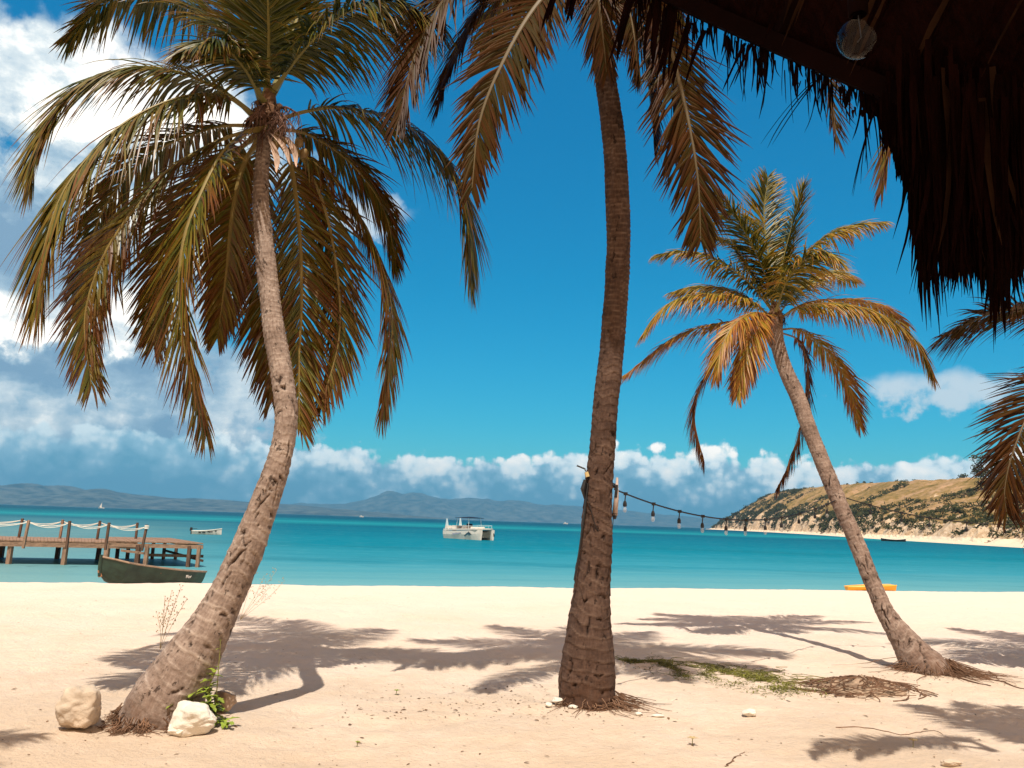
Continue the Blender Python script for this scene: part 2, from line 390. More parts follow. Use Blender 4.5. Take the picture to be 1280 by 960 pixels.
steep = (nzv.f('ABSOLUTE') * -1.0 + (nb - 0.5) * 0.5 + 0.92 - zz * 0.009).ss(-0.03, 0.12)
low = (zz * -1.0 + 1.6 + (nb - .5) * 1.2).ss(0.0, 0.5)
cc = mixc(nt, steep.max(low), grass, cliff); cc = mixc(nt, low, cc, (0.70, 0.58, 0.44))
nt.links.new(cc, b.inputs['Base Color']); b.inputs['Roughness'].default_value = 0.95; b.inputs['Specular IOR Level'].default_value = 0.05
bp = nt.nodes.new('ShaderNodeBump'); bp.inputs['Strength'].default_value = 0.7; bp.inputs['Distance'].default_value = 0.8
nt.links.new(nc.k, bp.inputs['Height']); nt.links.new(bp.outputs[0], b.inputs['Normal'])
tag(link('headland_terrain', me, hd), kind='structure')

scrub_m = material('scrub_leaf', (0.034, 0.037, 0.014), 0.8, 0.1, 0.55, 0.12)
def leaf_clump(mb, c, r, n, rng, flat=0.7, size=0.3):
    for _ in range(n):
        d = Vector((rng.gauss(0, 1), rng.gauss(0, 1), rng.gauss(0, 1))).normalized() * (rng.random() ** 0.4)
        p = Vector(c) + Vector((d.x * r, d.y * r, d.z * r * flat + r * flat * 0.5))
        a = Vector((rng.gauss(0, 1), rng.gauss(0, 1), rng.gauss(0, 1))).normalized(); bb = a.orthogonal().normalized(); s_ = size * r * rng.uniform(.6, 1.3)
        mb.add([p - a * s_, p + bb * s_ * .6, p + a * s_, p - bb * s_ * .6], [(0, 1, 2, 3)])
rng = random.Random(5); mb = MB(); cnt = 0
for _ in range(40000):
    i = rng.randrange(8, len(SP) - 6); k = rng.randrange(11, nw - 14)
    x, y, z = HV[i * nw + k]; w = TW[k]
    dn = mn.noise(Vector((x * 0.012, y * 0.012, 4.0))) + 0.6 * mn.noise(Vector((x * 0.04, y * 0.04, 8.0)))
    near_top = w / 100
    pr = 0.30 + 1.4 * dn - 0.60 * near_top + (1.1 if y < 300 else 0.6 if y < 430 else 0.1) + (.25 if w < 45 else 0) + (0.5 if y > 1150 else 0)
    pr = (pr - .45) * 2.6 + .5
    if z < 2.0 or rng.random() > pr: continue
    r = rng.uniform(0.8, 2.6) * (1.0 if y < 500 else 1.6)
    leaf_clump(mb, (x + rng.uniform(-2, 2), y + rng.uniform(-2, 2), z - 0.3), r, 20, rng, 0.6, 0.33); cnt += 1
    if cnt > 6500: break
tag(mb.build('headland_scrub', scrub_m), 'dark olive scrub covering the slope and edge of the headland', 'scrub', kind='stuff')

# ------------------------------------------------------------------ palms
def leaf_material(name, stops, trans=0.10, rough=0.33, spec=0.45):
    m = bpy.data.materials.new(name); m.use_nodes = True; nt = m.node_tree; b = nt.nodes['Principled BSDF']
    a = nt.nodes.new('ShaderNodeAttribute'); a.attribute_name = 'tv'
    sc_ = nt.nodes.new('ShaderNodeSeparateColor'); nt.links.new(a.outputs['Color'], sc_.inputs[0])
    rnd, along, age = [E(nt, sc_.outputs[i]) for i in range(3)]
    t = nt.nodes.new('ShaderNodeTexCoord'); n = nz(nt, t.outputs['Object'], 3.0, 4, 0.6)
    k = (age * 0.8 + (rnd - 0.5) * 0.46 + (along.f('POWER', 2.0)) * 0.40 + (n - 0.5) * 0.35).clamp()
    col = ramp(nt, k, stops)
    nt.links.new(col, b.inputs['Base Color']); b.inputs['Roughness'].default_value = rough; b.inputs['Specular IOR Level'].default_value = spec
    tr = nt.nodes.new('ShaderNodeBsdfTranslucent'); nt.links.new(col, tr.inputs[0])
    mx = nt.nodes.new('ShaderNodeMixShader'); mx.inputs[0].default_value = trans
    nt.links.new(b.outputs[0], mx.inputs[1]); nt.links.new(tr.outputs[0], mx.inputs[2])
    nt.links.new(mx.outputs[0], nt.nodes['Material Output'].inputs[0])
    return m
LEAF = leaf_material('palm_leaflets', [(0.0, (0.024, 0.034, 0.005)), (0.20, (0.075, 0.080, 0.008)), (0.36, (0.150, 0.105, 0.009)), (0.52, (0.115, 0.052, 0.006)), (0.70, (0.13, 0.042, 0.008)), (1.0, (0.055, 0.023, 0.014))])
RIB = leaf_material('palm_midrib', [(0.0, (0.16, 0.15, 0.04)), (0.4, (0.24, 0.17, 0.05)), (0.7, (0.17, 0.10, 0.05)), (1.0, (0.14, 0.085, 0.06))], 0.0, 0.5)

FL = 1.15
LEAFY = leaf_material('palm_leaflets_golden', [(0.0, (0.040, 0.052, 0.008)), (0.2, (0.10, 0.095, 0.012)), (0.38, (0.34, 0.25, 0.028)), (0.58, (0.42, 0.20, 0.035)), (0.78, (0.26, 0.09, 0.03)), (1.0, (0.07, 0.03, 0.02))], 0.2, 0.42, 0.28)
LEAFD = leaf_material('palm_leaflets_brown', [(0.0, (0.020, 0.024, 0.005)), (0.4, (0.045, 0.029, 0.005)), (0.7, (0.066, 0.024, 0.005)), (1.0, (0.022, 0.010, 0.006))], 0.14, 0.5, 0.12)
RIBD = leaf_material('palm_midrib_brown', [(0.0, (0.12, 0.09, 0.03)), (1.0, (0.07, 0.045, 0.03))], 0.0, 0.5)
def frond(parent, pts, leaf=0.7, n=88, age=0.3, droop=0.8, width=0.028, seed=0, wind=(0, 0, 0), r0=0.026, t0=0.12, spread=1.0, sparse=0.0, name='frond', lift=0.35, nseg=5, twist=0.0, mats=None):
    rng = random.Random(seed * 7 + 3); leaf *= FL; n = int(n * 1.65); width *= 0.98
    A, L = catmull(pts, 61); A = [Vector(p[:3]) for p in A]
    out = A[-1] - A[0]; out.z = 0; mid = A[30] - A[0]; mid.z = 0
    if out.length < 0.3: out = mid
    out = out.normalized() if out.length > 0.05 else Vector((0, -1, 0))
    T = [(A[min(i + 1, 60)] - A[max(i - 1, 0)]).normalized() for i in range(61)]
    N = Vector((0, 0, 1)) - out * 0.7; N = (N - T[0] * N.dot(T[0])).normalized(); Ns = []
    for i in range(61):
        N = (N - T[i] * N.dot(T[i])).normalized(); tw_ = min(1, i / 45); Ns.append(Matrix.Rotation(R(twist) * tw_ * tw_ * (3 - 2 * tw_), 3, T[i]) @ N)
    mb = MB()
    # midrib: broad at the sheath, then a tapering keel
    idx = list(range(0, 61, 2)); vs = []
    for i in idx:
        t = i / 60; r = r0 * (1 - t) ** 0.8 + 0.003; wd = r * (1.0 + 1.0 * max(0, 0.10 - t) / 0.10)
        S = T[i].cross(Ns[i])
        for (a, c_) in ((-1, .2), (-.5, .75), (.5, .75), (1, .2), (0, -1)): vs.append(A[i] + S * a * wd + Ns[i] * c_ * r * .7)
    fs = [(j * 5 + k, j * 5 + (k + 1) % 5, (j + 1) * 5 + (k + 1) % 5, (j + 1) * 5 + k) for j in range(len(idx) - 1) for k in range(5)]
    mb.add(vs, fs, 1, [(0.5, 0, age)] * len(vs))
    g = Vector((0, 0, -1)); W = Vector(wind)
    for side in (-1, 1):
        skipto = 0
        for k in range(n):
            t = t0 + (1 - t0) * (k + 0.5 + rng.uniform(-.3, .3)) / n
            if rng.random() < sparse: continue
            f = min(t, 0.999) * 60; i = int(f); fr = f - i
            p = A[i].lerp(A[i + 1], fr); tt = T[i].lerp(T[i + 1], fr).normalized(); nn = Ns[i].lerp(Ns[i + 1], fr).normalized(); S = tt.cross(nn) * side
            u = (t - t0) / (1 - t0)
            ln = leaf * (0.45 + 0.55 * math.sin(min(1, u / 0.38) * math.pi / 2)) * (1 if u < 0.5 else 1 - 0.62 * ((u - 0.5) / 0.5) ** 1.6) * rng.uniform(0.86, 1.08)
            if rng.random() < 0.04: ln *= rng.uniform(.35, .8)
            fa = R(28 + 32 * u) + rng.gauss(0, .09) + .16 * mn.noise(Vector((t * 14, seed, side * 5)))
            D = (S * math.cos(fa) * spread + tt * math.sin(fa) + nn * (lift * (1 - .5 * u)) + Vector((rng.gauss(0, .10), rng.gauss(0, .10), rng.gauss(0, .10)))).normalized()
            dr = droop * rng.uniform(.65, 1.4) * (1 + .5 * mn.noise(Vector((t * 9, side * 3, seed * 1.7)))); cur = p.copy(); rows = []; age_l = age + (0.25 if rng.random() < 0.05 else 0)
            wmax = width * rng.uniform(.8, 1.15); rv = rng.random()
            for s_ in range(nseg + 1):
                q = s_ / nseg
                d = (D + (g * dr + W) * (q ** 0.8) * 1.35).normalized()
                if s_: cur = cur + d * (ln / nseg)
                ww = wmax * (0.35 + 0.65 * min(1, q * 5)) * (1 - q ** 2.2) + 0.0015
                ax = d.cross(nn);  ax = ax.normalized() if ax.length > .15 else d.cross(S).normalized()
                fold = ax.cross(d) * ww * 0.30
                rows.append((cur - ax * ww * .5 - fold, cur.copy(), cur + ax * ww * .5 - fold, q))
            b0 = len(mb.v)
            for (a_, c_, e_, q) in rows:
                mb.v += [tuple(a_), tuple(c_), tuple(e_)]; mb.c += [(rv, q, age_l)] * 3
            for s_ in range(nseg):
                o = b0 + s_ * 3
                mb.f += [(o, o + 1, o + 4, o + 3), (o + 1, o + 2, o + 5, o + 4)]; mb.m += [0, 0]
    return mb.build(name, mats or [LEAF, RIB], parent, attr=True)

def bark_material(name, lo_, mid_, hi_, ringc, darkc, soil):
    m = bpy.data.materials.new(name); m.use_nodes = True; nt = m.node_tree; b = nt.nodes['Principled BSDF']
    a = nt.nodes.new('ShaderNodeAttribute'); a.attribute_name = 'tv'
    sc_ = nt.nodes.new('ShaderNodeSeparateColor'); nt.links.new(a.outputs['Color'], sc_.inputs[0])
    ring, dark, hgt = [E(nt, sc_.outputs[i]) for i in range(3)]
    uv = nt.nodes.new('ShaderNodeAttribute'); uv.attribute_name = 'cyl'
    ux, uy, uz = sep(nt, uv.outputs['Vector'])
    fib = nz(nt, comb(nt, ux * 46.0, uy * 46.0, uz * 14.0), 1.0, 6, 0.65)
    blo = nz(nt, comb(nt, ux * 3.0, uy * 3.0, uz * 5.0), 1.0, 6, 0.7)
    lay = nz(nt, comb(nt, ux * 7.0, uy * 7.0, uz * 26.0), 1.0, 6, 0.7)
    k = fib * 0.45 + blo * 0.55 + (lay - .5) * .35
    col = ramp(nt, k, [(0.30, lo_), (0.5, mid_), (0.70, hi_)])
    col = mixc(nt, (ring * 0.75 * blo.ss(0.3, 0.6)).clamp(), col, ringc)
    cr = nz(nt, comb(nt, ux * 16.0, uy * 16.0, uz * 9.0), 1.0, 5, 0.7).ss(0.60, 0.66)
    col = mixc(nt, (cr * 0.8).clamp(), col, darkc)
    col = mixc(nt, hgt.ss(0.10, 0.0) * 0.7 * nz(nt, comb(nt, ux * 12.0, uy * 12.0, uz * 14.0), 1, 4, .7).ss(.35, .6), col, soil)
    col = mixc(nt, dark.clamp(), col, darkc)
    nt.links.new(col, b.inputs['Base Color']); b.inputs['Roughness'].default_value = 0.9; b.inputs['Specular IOR Level'].default_value = 0.15
    bp = nt.nodes.new('ShaderNodeBump'); bp.inputs['Strength'].default_value = 0.8; bp.inputs['Distance'].default_value = 0.012
    nt.links.new((fib * 0.8 + lay * 0.6 - cr * 0.9).k, bp.inputs['Height']); nt.links.new(bp.outputs[0], b.inputs['Normal'])
    return m
BARK_A = bark_material('palm_bark_grey', (0.10, 0.068, 0.052), (0.25, 0.187, 0.155), (0.43, 0.35, 0.30), (0.58, 0.49, 0.43), (0.03, 0.018, 0.014), (0.13, 0.07, 0.045))
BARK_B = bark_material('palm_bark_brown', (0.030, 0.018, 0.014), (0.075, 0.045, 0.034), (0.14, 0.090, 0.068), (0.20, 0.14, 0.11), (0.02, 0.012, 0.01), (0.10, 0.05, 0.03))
BARK_C = bark_material('palm_bark_pinkish', (0.07, 0.048, 0.038), (0.21, 0.148, 0.12), (0.36, 0.28, 0.235), (0.42, 0.34, 0.29), (0.025, 0.015, 0.012), (0.13, 0.07, 0.045))
FIBRE = material('palm_fibre', (0.15, 0.082, 0.048), 0.95, 0.1, 0.55, 14.0, 0.6, 40)
ROOT = material('palm_roots', (0.17, 0.10, 0.065), 0.95, 0.1, 0.5, 10.0)

WS = 0.93
def trunk(parent, spec, depth, mat, n_len=420, n_ang=84, seed=0, notches=60, notch_top=0.45, ring_sp=0.062, ring_amp=0.010, flare=None):
    """spec: (px, py, width px); depth(py) gives the distance"""
    ctrl = []
    for (px, py, w) in spec:
        w *= WS; Yd = depth(py); p = at(px, py, Yd); ctrl.append((p.x, p.y, p.z, w / 2 * (p - CAM).dot(FWD) / FPX))
    A, L = catmull(ctrl, n_len)
    pts = [Vector(a[:3]) for a in A]; rad = A[:, 3]
    rng = random.Random(seed)
    T = [(pts[min(i + 1, n_len - 1)] - pts[max(i - 1, 0)]).normalized() for i in range(n_len)]
    S = Vector((1, 0, 0)); vs = []; cs = []; cy = []
    s_arr = np.linspace(0, L, n_len); ang = np.linspace(0, 2 * math.pi, n_ang, endpoint=False)
    nt_ = []
    for _ in range(notches):
        sv = L * notch_top * rng.random() ** 1.1 + 0.12
        av = rng.uniform(math.pi * 1.0, math.pi * 2.0) if rng.random() < .85 else rng.uniform(0, 6.28)
        long = rng.random() < 0.45
        nt_.append((sv, av, rng.uniform(.03, .10) if long else rng.uniform(.006, .014), rng.uniform(.004, .010) if long else rng.uniform(.012, .045), rng.uniform(.2, 1.0), rng.uniform(-.8, .8)))
    rphase = np.concatenate([[0], np.cumsum(np.diff(s_arr) / (ring_sp * np.interp((s_arr[1:] / L), [0, .35, .55, 1], [1.9, 1.4, .85, .75])))])
    for i in range(n_len):
        s = s_arr[i]; Tn = T[i]; S = (S - Tn * S.dot(Tn)).normalized(); B = Tn.cross(S)
        spd = 1.0
        for k in range(n_ang):
            a = ang[k]; r = rad[i]; cx, sy = math.cos(a), math.sin(a)
            v = Vector((cx * 0.25, sy * 0.25, s))
            ph = rphase[i] + 0.9 * mn.noise(Vector((cx * 0.9, sy * 0.9, s * 1.3 + seed))) + 0.30 * cx
            fr = ph - math.floor(ph); strength = 0.45 + 0.9 * abs(mn.noise(Vector((cx, sy, math.floor(ph) * 3.7 + seed)))) 
            ringv = math.exp(-((fr - .10) / .085) ** 2) * strength * 1.25
            disp = ring_amp * (0.6 - fr) * strength
            disp += r * 0.07 * mn.noise(v * 2.2 + Vector((seed, 0, 0))) + r * 0.045 * mn.noise(v * 7.0) + 0.004 * mn.noise(v * 26.0)
            dk = 0.0
            w1 = .020 * mn.noise(v * 13.0) + .008 * mn.noise(v * 40.0); w2 = .020 * mn.noise(v * 13.0 + Vector((9, 3, 1)))
            for (sv, av, ls, la, dp, sk) in nt_:
                ds = s - sv
                if abs(ds) > 0.14: continue
                da = ((a - av + math.pi) % (2 * math.pi) - math.pi) * r
                if abs(da) > 0.14: continue
                d1 = ds + sk * da + w1; d2 = da - sk * ds + w2
                e = (d1 / ls) ** 2 + (d2 / la) ** 2
                if e < 1.6: dk = max(dk, dp * max(0, 1 - e / 1.6) ** .6)
            disp -= 0.03 * dk
            vs.append(pts[i] + (S * cx + B * sy) * (r + disp)); cs.append((min(1, ringv), min(1, dk * 1.15), s / L)); cy.append((cx * r, sy * r, s))
    fs = [(i * n_ang + k, i * n_ang + (k + 1) % n_ang, (i + 1) * n_ang + (k + 1) % n_ang, (i + 1) * n_ang + k) for i in range(n_len - 1) for k in range(n_ang)]
    fs.append(tuple((n_len - 1) * n_ang + k for k in range(n_ang)))
    me = bpy.data.meshes.new('trunk'); me.from_pydata([tuple(v) for v in vs], [], fs)
    a_ = me.color_attributes.new('tv', 'FLOAT_COLOR', 'POINT'); arr = np.ones((len(vs), 4), dtype=np.float32); arr[:, :3] = cs; a_.data.foreach_set('color', arr.ravel())
    a2 = me.attributes.new('cyl', 'FLOAT_VECTOR', 'POINT'); a2.data.foreach_set('vector', np.array(cy, dtype=np.float32).ravel())
    me.update(); link('trunk', me, mat, parent, smooth=True)
    return pts, rad

def root_skirt(parent, c, rx, n, seed, spreadf=1.0, direction=None, long=0.0, h=0.10):
    rng = random.Random(seed); mb = MB()
    for _ in range(n):
        a = rng.uniform(0, 2 * math.pi)
        if direction is not None and rng.random() < 0.75: a = direction + rng.gauss(0, 0.55)
        r_ = rx * rng.uniform(.8, 1.0); ln = rng.uniform(.05, .20) * spreadf + (long * rng.random() ** 2 if direction is not None else 0)
        d = Vector((math.cos(a), math.sin(a), 0)); p = Vector(c) + d * r_; z0 = h * rng.random() + .01
        pts = []
        for j in range(5):
            q = j / 4; w = Vector((rng.gauss(0, .012), rng.gauss(0, .012), 0)) * (1 + 2 * q)
            pp = p + d * ln * q + w; pp.z = sand_z(pp.x, pp.y) + z0 * (1 - q) ** 1.6 + .004
            pts.append(pp)
        mb.tube(pts, [rng.uniform(.003, .008) * (1 - .7 * j / 4) for j in range(5)], 4)
    return mb.build('root_fibres', ROOT, parent)

def crown_sheath(parent, c, r, h, seed, n=60, rag=0.25):
    """woven brown fibre round the bud, with leaf-base stubs and ragged strips hanging"""
    rng = random.Random(seed); mb = MB(); c = Vector(c)
    prof = [(r * 0.75, -h * .55), (r * 1.1, -h * .25), (r * 1.25, 0), (r * 1.0, h * .3), (r * .7, h * .7), (r * .4, h * 1.1)]
    nn = 18; vs = []
    for (rr, z) in prof:
        for k in range(nn):
            a = 2 * math.pi * k / nn; q = rr * (1 + .25 * mn.noise(Vector((math.cos(a) * 2, math.sin(a) * 2, z * 9 + seed))))
            vs.append(c + Vector((math.cos(a) * q, math.sin(a) * q, z + .03 * rng.random())))
    fs = [(i * nn + k, i * nn + (k + 1) % nn, (i + 1) * nn + (k + 1) % nn, (i + 1) * nn + k) for i in range(len(prof) - 1) for k in range(nn)]
    mb.add(vs, fs)
    for _ in range(n):
        a = rng.uniform(0, 6.28); d = Vector((math.cos(a), math.sin(a), 0)); p = c + d * r * rng.uniform(.8, 1.2) + Vector((0, 0, rng.uniform(-h * .4, h * .5)))
        ln = rag * rng.uniform(.4, 1.2); w = rng.uniform(.008, .03); tw = Vector((-d.y, d.x, 0)) * w
        pts = [p, p + d * ln * .35 + Vector((0, 0, -ln * .25)), p + d * ln * .5 + Vector((rng.gauss(0, .03), rng.gauss(0, .03), -ln))]
        mb.add([pts[0] - tw, pts[0] + tw, pts[1] + tw, pts[1] - tw, pts[2]], [(0, 1, 2, 3), (3, 2, 4)])
    return mb.build('crown_sheath', FIBRE, parent)

def gfrond(parent, c, az, el, L, sag, **kw):
    """frond grown from its direction: az measured from +x, el its starting rise, sag how far it bends over"""
    p = Vector(c); pts = [tuple(p)]; e = R(el); a = R(az)
    for k in range(5):
        p = p + Vector((math.cos(a) * math.cos(e), math.sin(a) * math.cos(e), math.sin(e))) * (L / 5); pts.append(tuple(p)); e -= R(sag) / 5
    return frond(parent, pts, **kw)
def pfrond(parent, lst, Yc, **kw):
    return frond(parent, [tuple(at(px, py, Yc + dy_)) for (px, py, dy_) in lst], **kw)

# ---- left palm
b0 = onz(205, 900)
YL0, YL1 = b0.y, 7.3
def depL(py): return float(np.interp(py, [150, 560, 905], [YL1, YL0 + 0.15, YL0]))
palm1 = empty('palm_tree', (b0.x, b0.y, 0), 'tall leaning coconut palm with grey ringed trunk bending left to right beside white rocks', 'palm tree', 'coconut palms on the beach')
specL = [(188, 925, 106), (198, 900, 102), (206, 880, 96), (222, 850, 84), (243, 815, 70), (264, 780, 56), (285, 740, 48), (303, 700, 46), (319, 660, 41), (334, 620, 36), (346, 585, 33), (355, 550, 30.5),
         (358, 515, 29.5), (355, 485, 29), (349, 450, 29), (342, 410, 28), (337, 370, 27), (333, 330, 26), (329, 290, 23), (326, 250, 21), (327, 210, 19), (331, 175, 19), (334, 150, 16)]
trunk(palm1, specL, depL, BARK_A, 460, 96, 11, 90, 0.5, 0.066, 0.010)
root_skirt(palm1, (b0.x - .02, b0.y, 0), 0.34, 230, 5, .55, h=.09)
cL = at(334, 150, YL1)
crown_sheath(palm1, cL + Vector((0, 0, .05)), 0.085, 0.28, 4, 70, 0.28)
Fl = [  # px, py, dy
 ([(330, 128, 0), (300, 60, .1), (235, 10, .2), (150, -5, .3), (85, 48, .3)], dict(leaf=.62, age=.12, droop=.8, lift=.2)),
 ([(334, 120, 0), (336, 60, -.1), (335, 0, -.3), (333, -70, -.6)], dict(leaf=.62, age=.1, droop=.25, lift=.05)),
 ([(328, 128, -.1), (305, 85, -.4), (270, 52, -.8), (232, 62, -1.1)], dict(leaf=.50, age=.12, droop=.9)),
 ([(340, 118, 0), (378, 65, -.2), (425, 20, -.4), (485, 2, -.5), (548, 26, -.6)], dict(leaf=.72, age=.08, droop=1.0, lift=.1)),
 ([(336, 118, 0), (320, 50, .4), (300, -10, .8), (280, -70, 1.2)], dict(leaf=.6, age=.12, droop=.5)),
 ([(340, 118, 0), (362, 50, .4), (385, -10, .6), (420, -70, .8)], dict(leaf=.6, age=.12, droop=.5)),
 ([(330, 125, 0), (285, 40, .6), (225, -20, 1.2), (150, -60, 1.7)], dict(leaf=.6, age=.12, droop=.7)),
 ([(326, 150, 0), (275, 112, -.1), (205, 86, -.3), (140, 90, -.4), (85, 120, -.5), (45, 185, -.6), (38, 228, -.6)], dict(leaf=.76, age=.16, droop=.95, lift=.25, twist=-30)),
 ([(326, 155, -.05), (285, 122, -.3), (225, 122, -.7), (150, 158, -1.0), (85, 230, -1.2), (55, 310, -1.25), (45, 385, -1.2)], dict(leaf=.86, age=.27, droop=1.1, lift=.1)),
 ([(328, 160, 0), (275, 175, -.1), (210, 213, -.2), (160, 272, -.25), (125, 330, -.2), (106, 400, -.15), (114, 480, -.1)], dict(leaf=.62, age=.42, droop=.7, lift=.1, twist=-60)),
 ([(328, 158, 0), (265, 160, .2), (185, 195, .4), (133, 255, .5), (110, 320, .5), (98, 385, .5)], dict(leaf=.6, age=.4, droop=.9)),
 ([(330, 162, -.1), (306, 166, -.35), (276, 195, -.7), (250, 245, -.9), (230, 300, -1.0), (224, 365, -1.0), (232, 440, -.95), (256, 540, -.8)], dict(leaf=.66, age=.38, droop=.55, lift=.1, r0=.034)),
 ([(328, 165, 0), (290, 195, .3), (240, 250, .5), (205, 330, .55), (192, 430, .5)], dict(leaf=.6, age=.42, droop=.8)),
 ([(330, 170, 0), (305, 205, .15), (290, 270, .2), (283, 340, .2), (272, 420, .15)], dict(leaf=.5, age=.48, droop=.8)),
 ([(338, 155, 0), (380, 140, .05), (430, 135, .1), (500, 152, .1), (555, 195, .1), (585, 262, .1), (588, 345, .1)], dict(leaf=.84, age=.17, droop=1.1, lift=.15, twist=14)),
 ([(338, 160, 0), (375, 190, .1), (420, 225, .25), (462, 295, .35), (487, 370, .4), (488, 440, .4), (478, 520, .4)], dict(leaf=.60, age=.40, droop=.9, lift=.1, twist=35)),
 ([(338, 165, 0), (362, 200, .3), (374, 290, .5), (377, 370, .55), (374, 450, .5), (374, 532, .45)], dict(leaf=.62, age=.44, droop=.45)),
 ([(338, 165, 0), (372, 190, .3), (402, 250, .5), (420, 330, .6), (424, 420, .6), (402, 505, .55)], dict(leaf=.60, age=.44, droop=.9)),
 ([(333, 165, 0), (325, 200, .5), (318, 280, .9), (330, 380, 1.0), (340, 500, 1.0)], dict(leaf=.6, age=.46, droop=.7)),
 ([(338, 162, 0), (385, 168, .2), (440, 205, .4), (480, 262, .5), (495, 330, .5)], dict(leaf=.55, age=.35, droop=.9)),
]
for i, (l, kw) in enumerate(Fl): pfrond(palm1, l, YL1, seed=i + 1, n=92, **kw)
# flower stalks and split spathes under the crown
SPA = material('dry_spathe', (0.42, 0.30, 0.23), 0.7, 0.3, 0.35, 20, 0.3, 60, stretch=(1, 1, .2))
DST = material('dry_stalk', (0.13, 0.07, 0.05), 0.8, 0.2, 0.5, 20)
for i, pl in enumerate([[(336, 165), (345, 172), (356, 185), (362, 205)], [(345, 168), (358, 172), (368, 190), (370, 208)], [(335, 170), (342, 185), (346, 200), (345, 215)]]):
    mb = MB(); pts, _ = catmull([tuple(at(a, b_, YL1 - .28 - .04 * j)) for j, (a, b_) in enumerate(pl)], 12)
    for j in range(12):
        pass
    w = [0.008 + 0.026 * math.sin(min(1, j / 11) * math.pi) for j in range(12)]
    vs = []
    for j, p in enumerate(pts):
        p = Vector(p); vs += [p + Vector((-w[j], 0, .01)), p + Vector((0, .018, 0)), p + Vector((w[j], 0, -.004))]
    mb.add(vs, [(j * 3 + k, j * 3 + k + 1, (j + 1) * 3 + k + 1, (j + 1) * 3 + k) for j in range(11) for k in range(2)])
    mb.build('spathe', SPA, palm1, smooth=True)
rng = random.Random(8)
for i in range(7):
    mb = MB(); a = rng.uniform(-.6, 1.0); st_ = cL + Vector((0, -.05, -.02))
    end = st_ + Vector((rng.uniform(-.15, .45), rng.uniform(-.4, -.1), rng.uniform(-.30, -.05)))
    md = (st_ + end) / 2 + Vector((0, 0, .10))
    pts, _ = catmull([tuple(st_), tuple(md), tuple(end)], 8); mb.tube([Vector(p) for p in pts], [.014 - .001 * j for j in range(8)], 6)
    for k in range(26):
        j = rng.randrange(3, 8); p = Vector(pts[j]); d = Vector((rng.gauss(0, .06), rng.gauss(0, .06), -rng.uniform(.08, .28)))
        mb.tube([p, p + d * .5 + Vector((rng.gauss(0, .02), rng.gauss(0, .02), 0)), p + d], [.004, .003, .002], 4)
    mb.build('flower_stalk', DST, palm1)
COCO = material('young_coconut', (0.20, 0.13, 0.05), 0.5, 0.4, 0.35, 9)
for i, (a, b_, dd) in enumerate([(352, 178, -.2), (366, 186, -.15), (374, 178, -.05), (343, 182, -.22), (380, 192, .0)]):
    me = bpy.data.meshes.new('coconut'); bm = bmesh.new(); bmesh.ops.create_icosphere(bm, subdivisions=2, radius=.045)
    for v in bm.verts: v.co.z *= 1.25; v.co += at(a, b_, YL1 + dd)
    bm.to_mesh(me); bm.free(); link('coconut', me, COCO, palm1, smooth=True)

# ---- middle palm
b1 = onz(734, 880)
YM = b1.y
palm2 = empty('palm_tree', (b1.x, b1.y, 0), 'upright dark brown coconut palm in the middle with a black cord tied round its trunk', 'palm tree', 'coconut palms on the beach')
specM = [(733, 900, 78), (734, 880, 76), (733.5, 860, 75), (734.5, 835, 73), (736, 805, 64), (736.5, 780, 57), (739, 745, 51), (740.5, 720, 48), (744, 690, 44), (746, 650, 40.5), (749, 600, 37), (753, 560, 34), (757, 510, 33), (761, 470, 33),
         (765, 430, 32.5), (769, 380, 32), (772, 330, 31), (773, 290, 31), (771, 240, 31), (769, 200, 31), (764, 150, 30), (757, 100, 28), (753, 60, 27), (751, 20, 26), (750, -20, 25), (749, -60, 23)]
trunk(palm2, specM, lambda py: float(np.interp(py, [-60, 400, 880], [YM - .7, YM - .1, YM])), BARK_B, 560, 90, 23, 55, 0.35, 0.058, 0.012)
root_skirt(palm2, (b1.x, b1.y, 0), 0.26, 110, 6, 0.45, h=.06); root_skirt(palm2, (b1.x + .05, b1.y, 0), 0.26, 80, 16, .8, -0.35, .30, .10)
YMc = YM - .7; cM = at(749, -60, YMc)
crown_sheath(palm2, cM, 0.13, 0.3, 9, 60, 0.3)
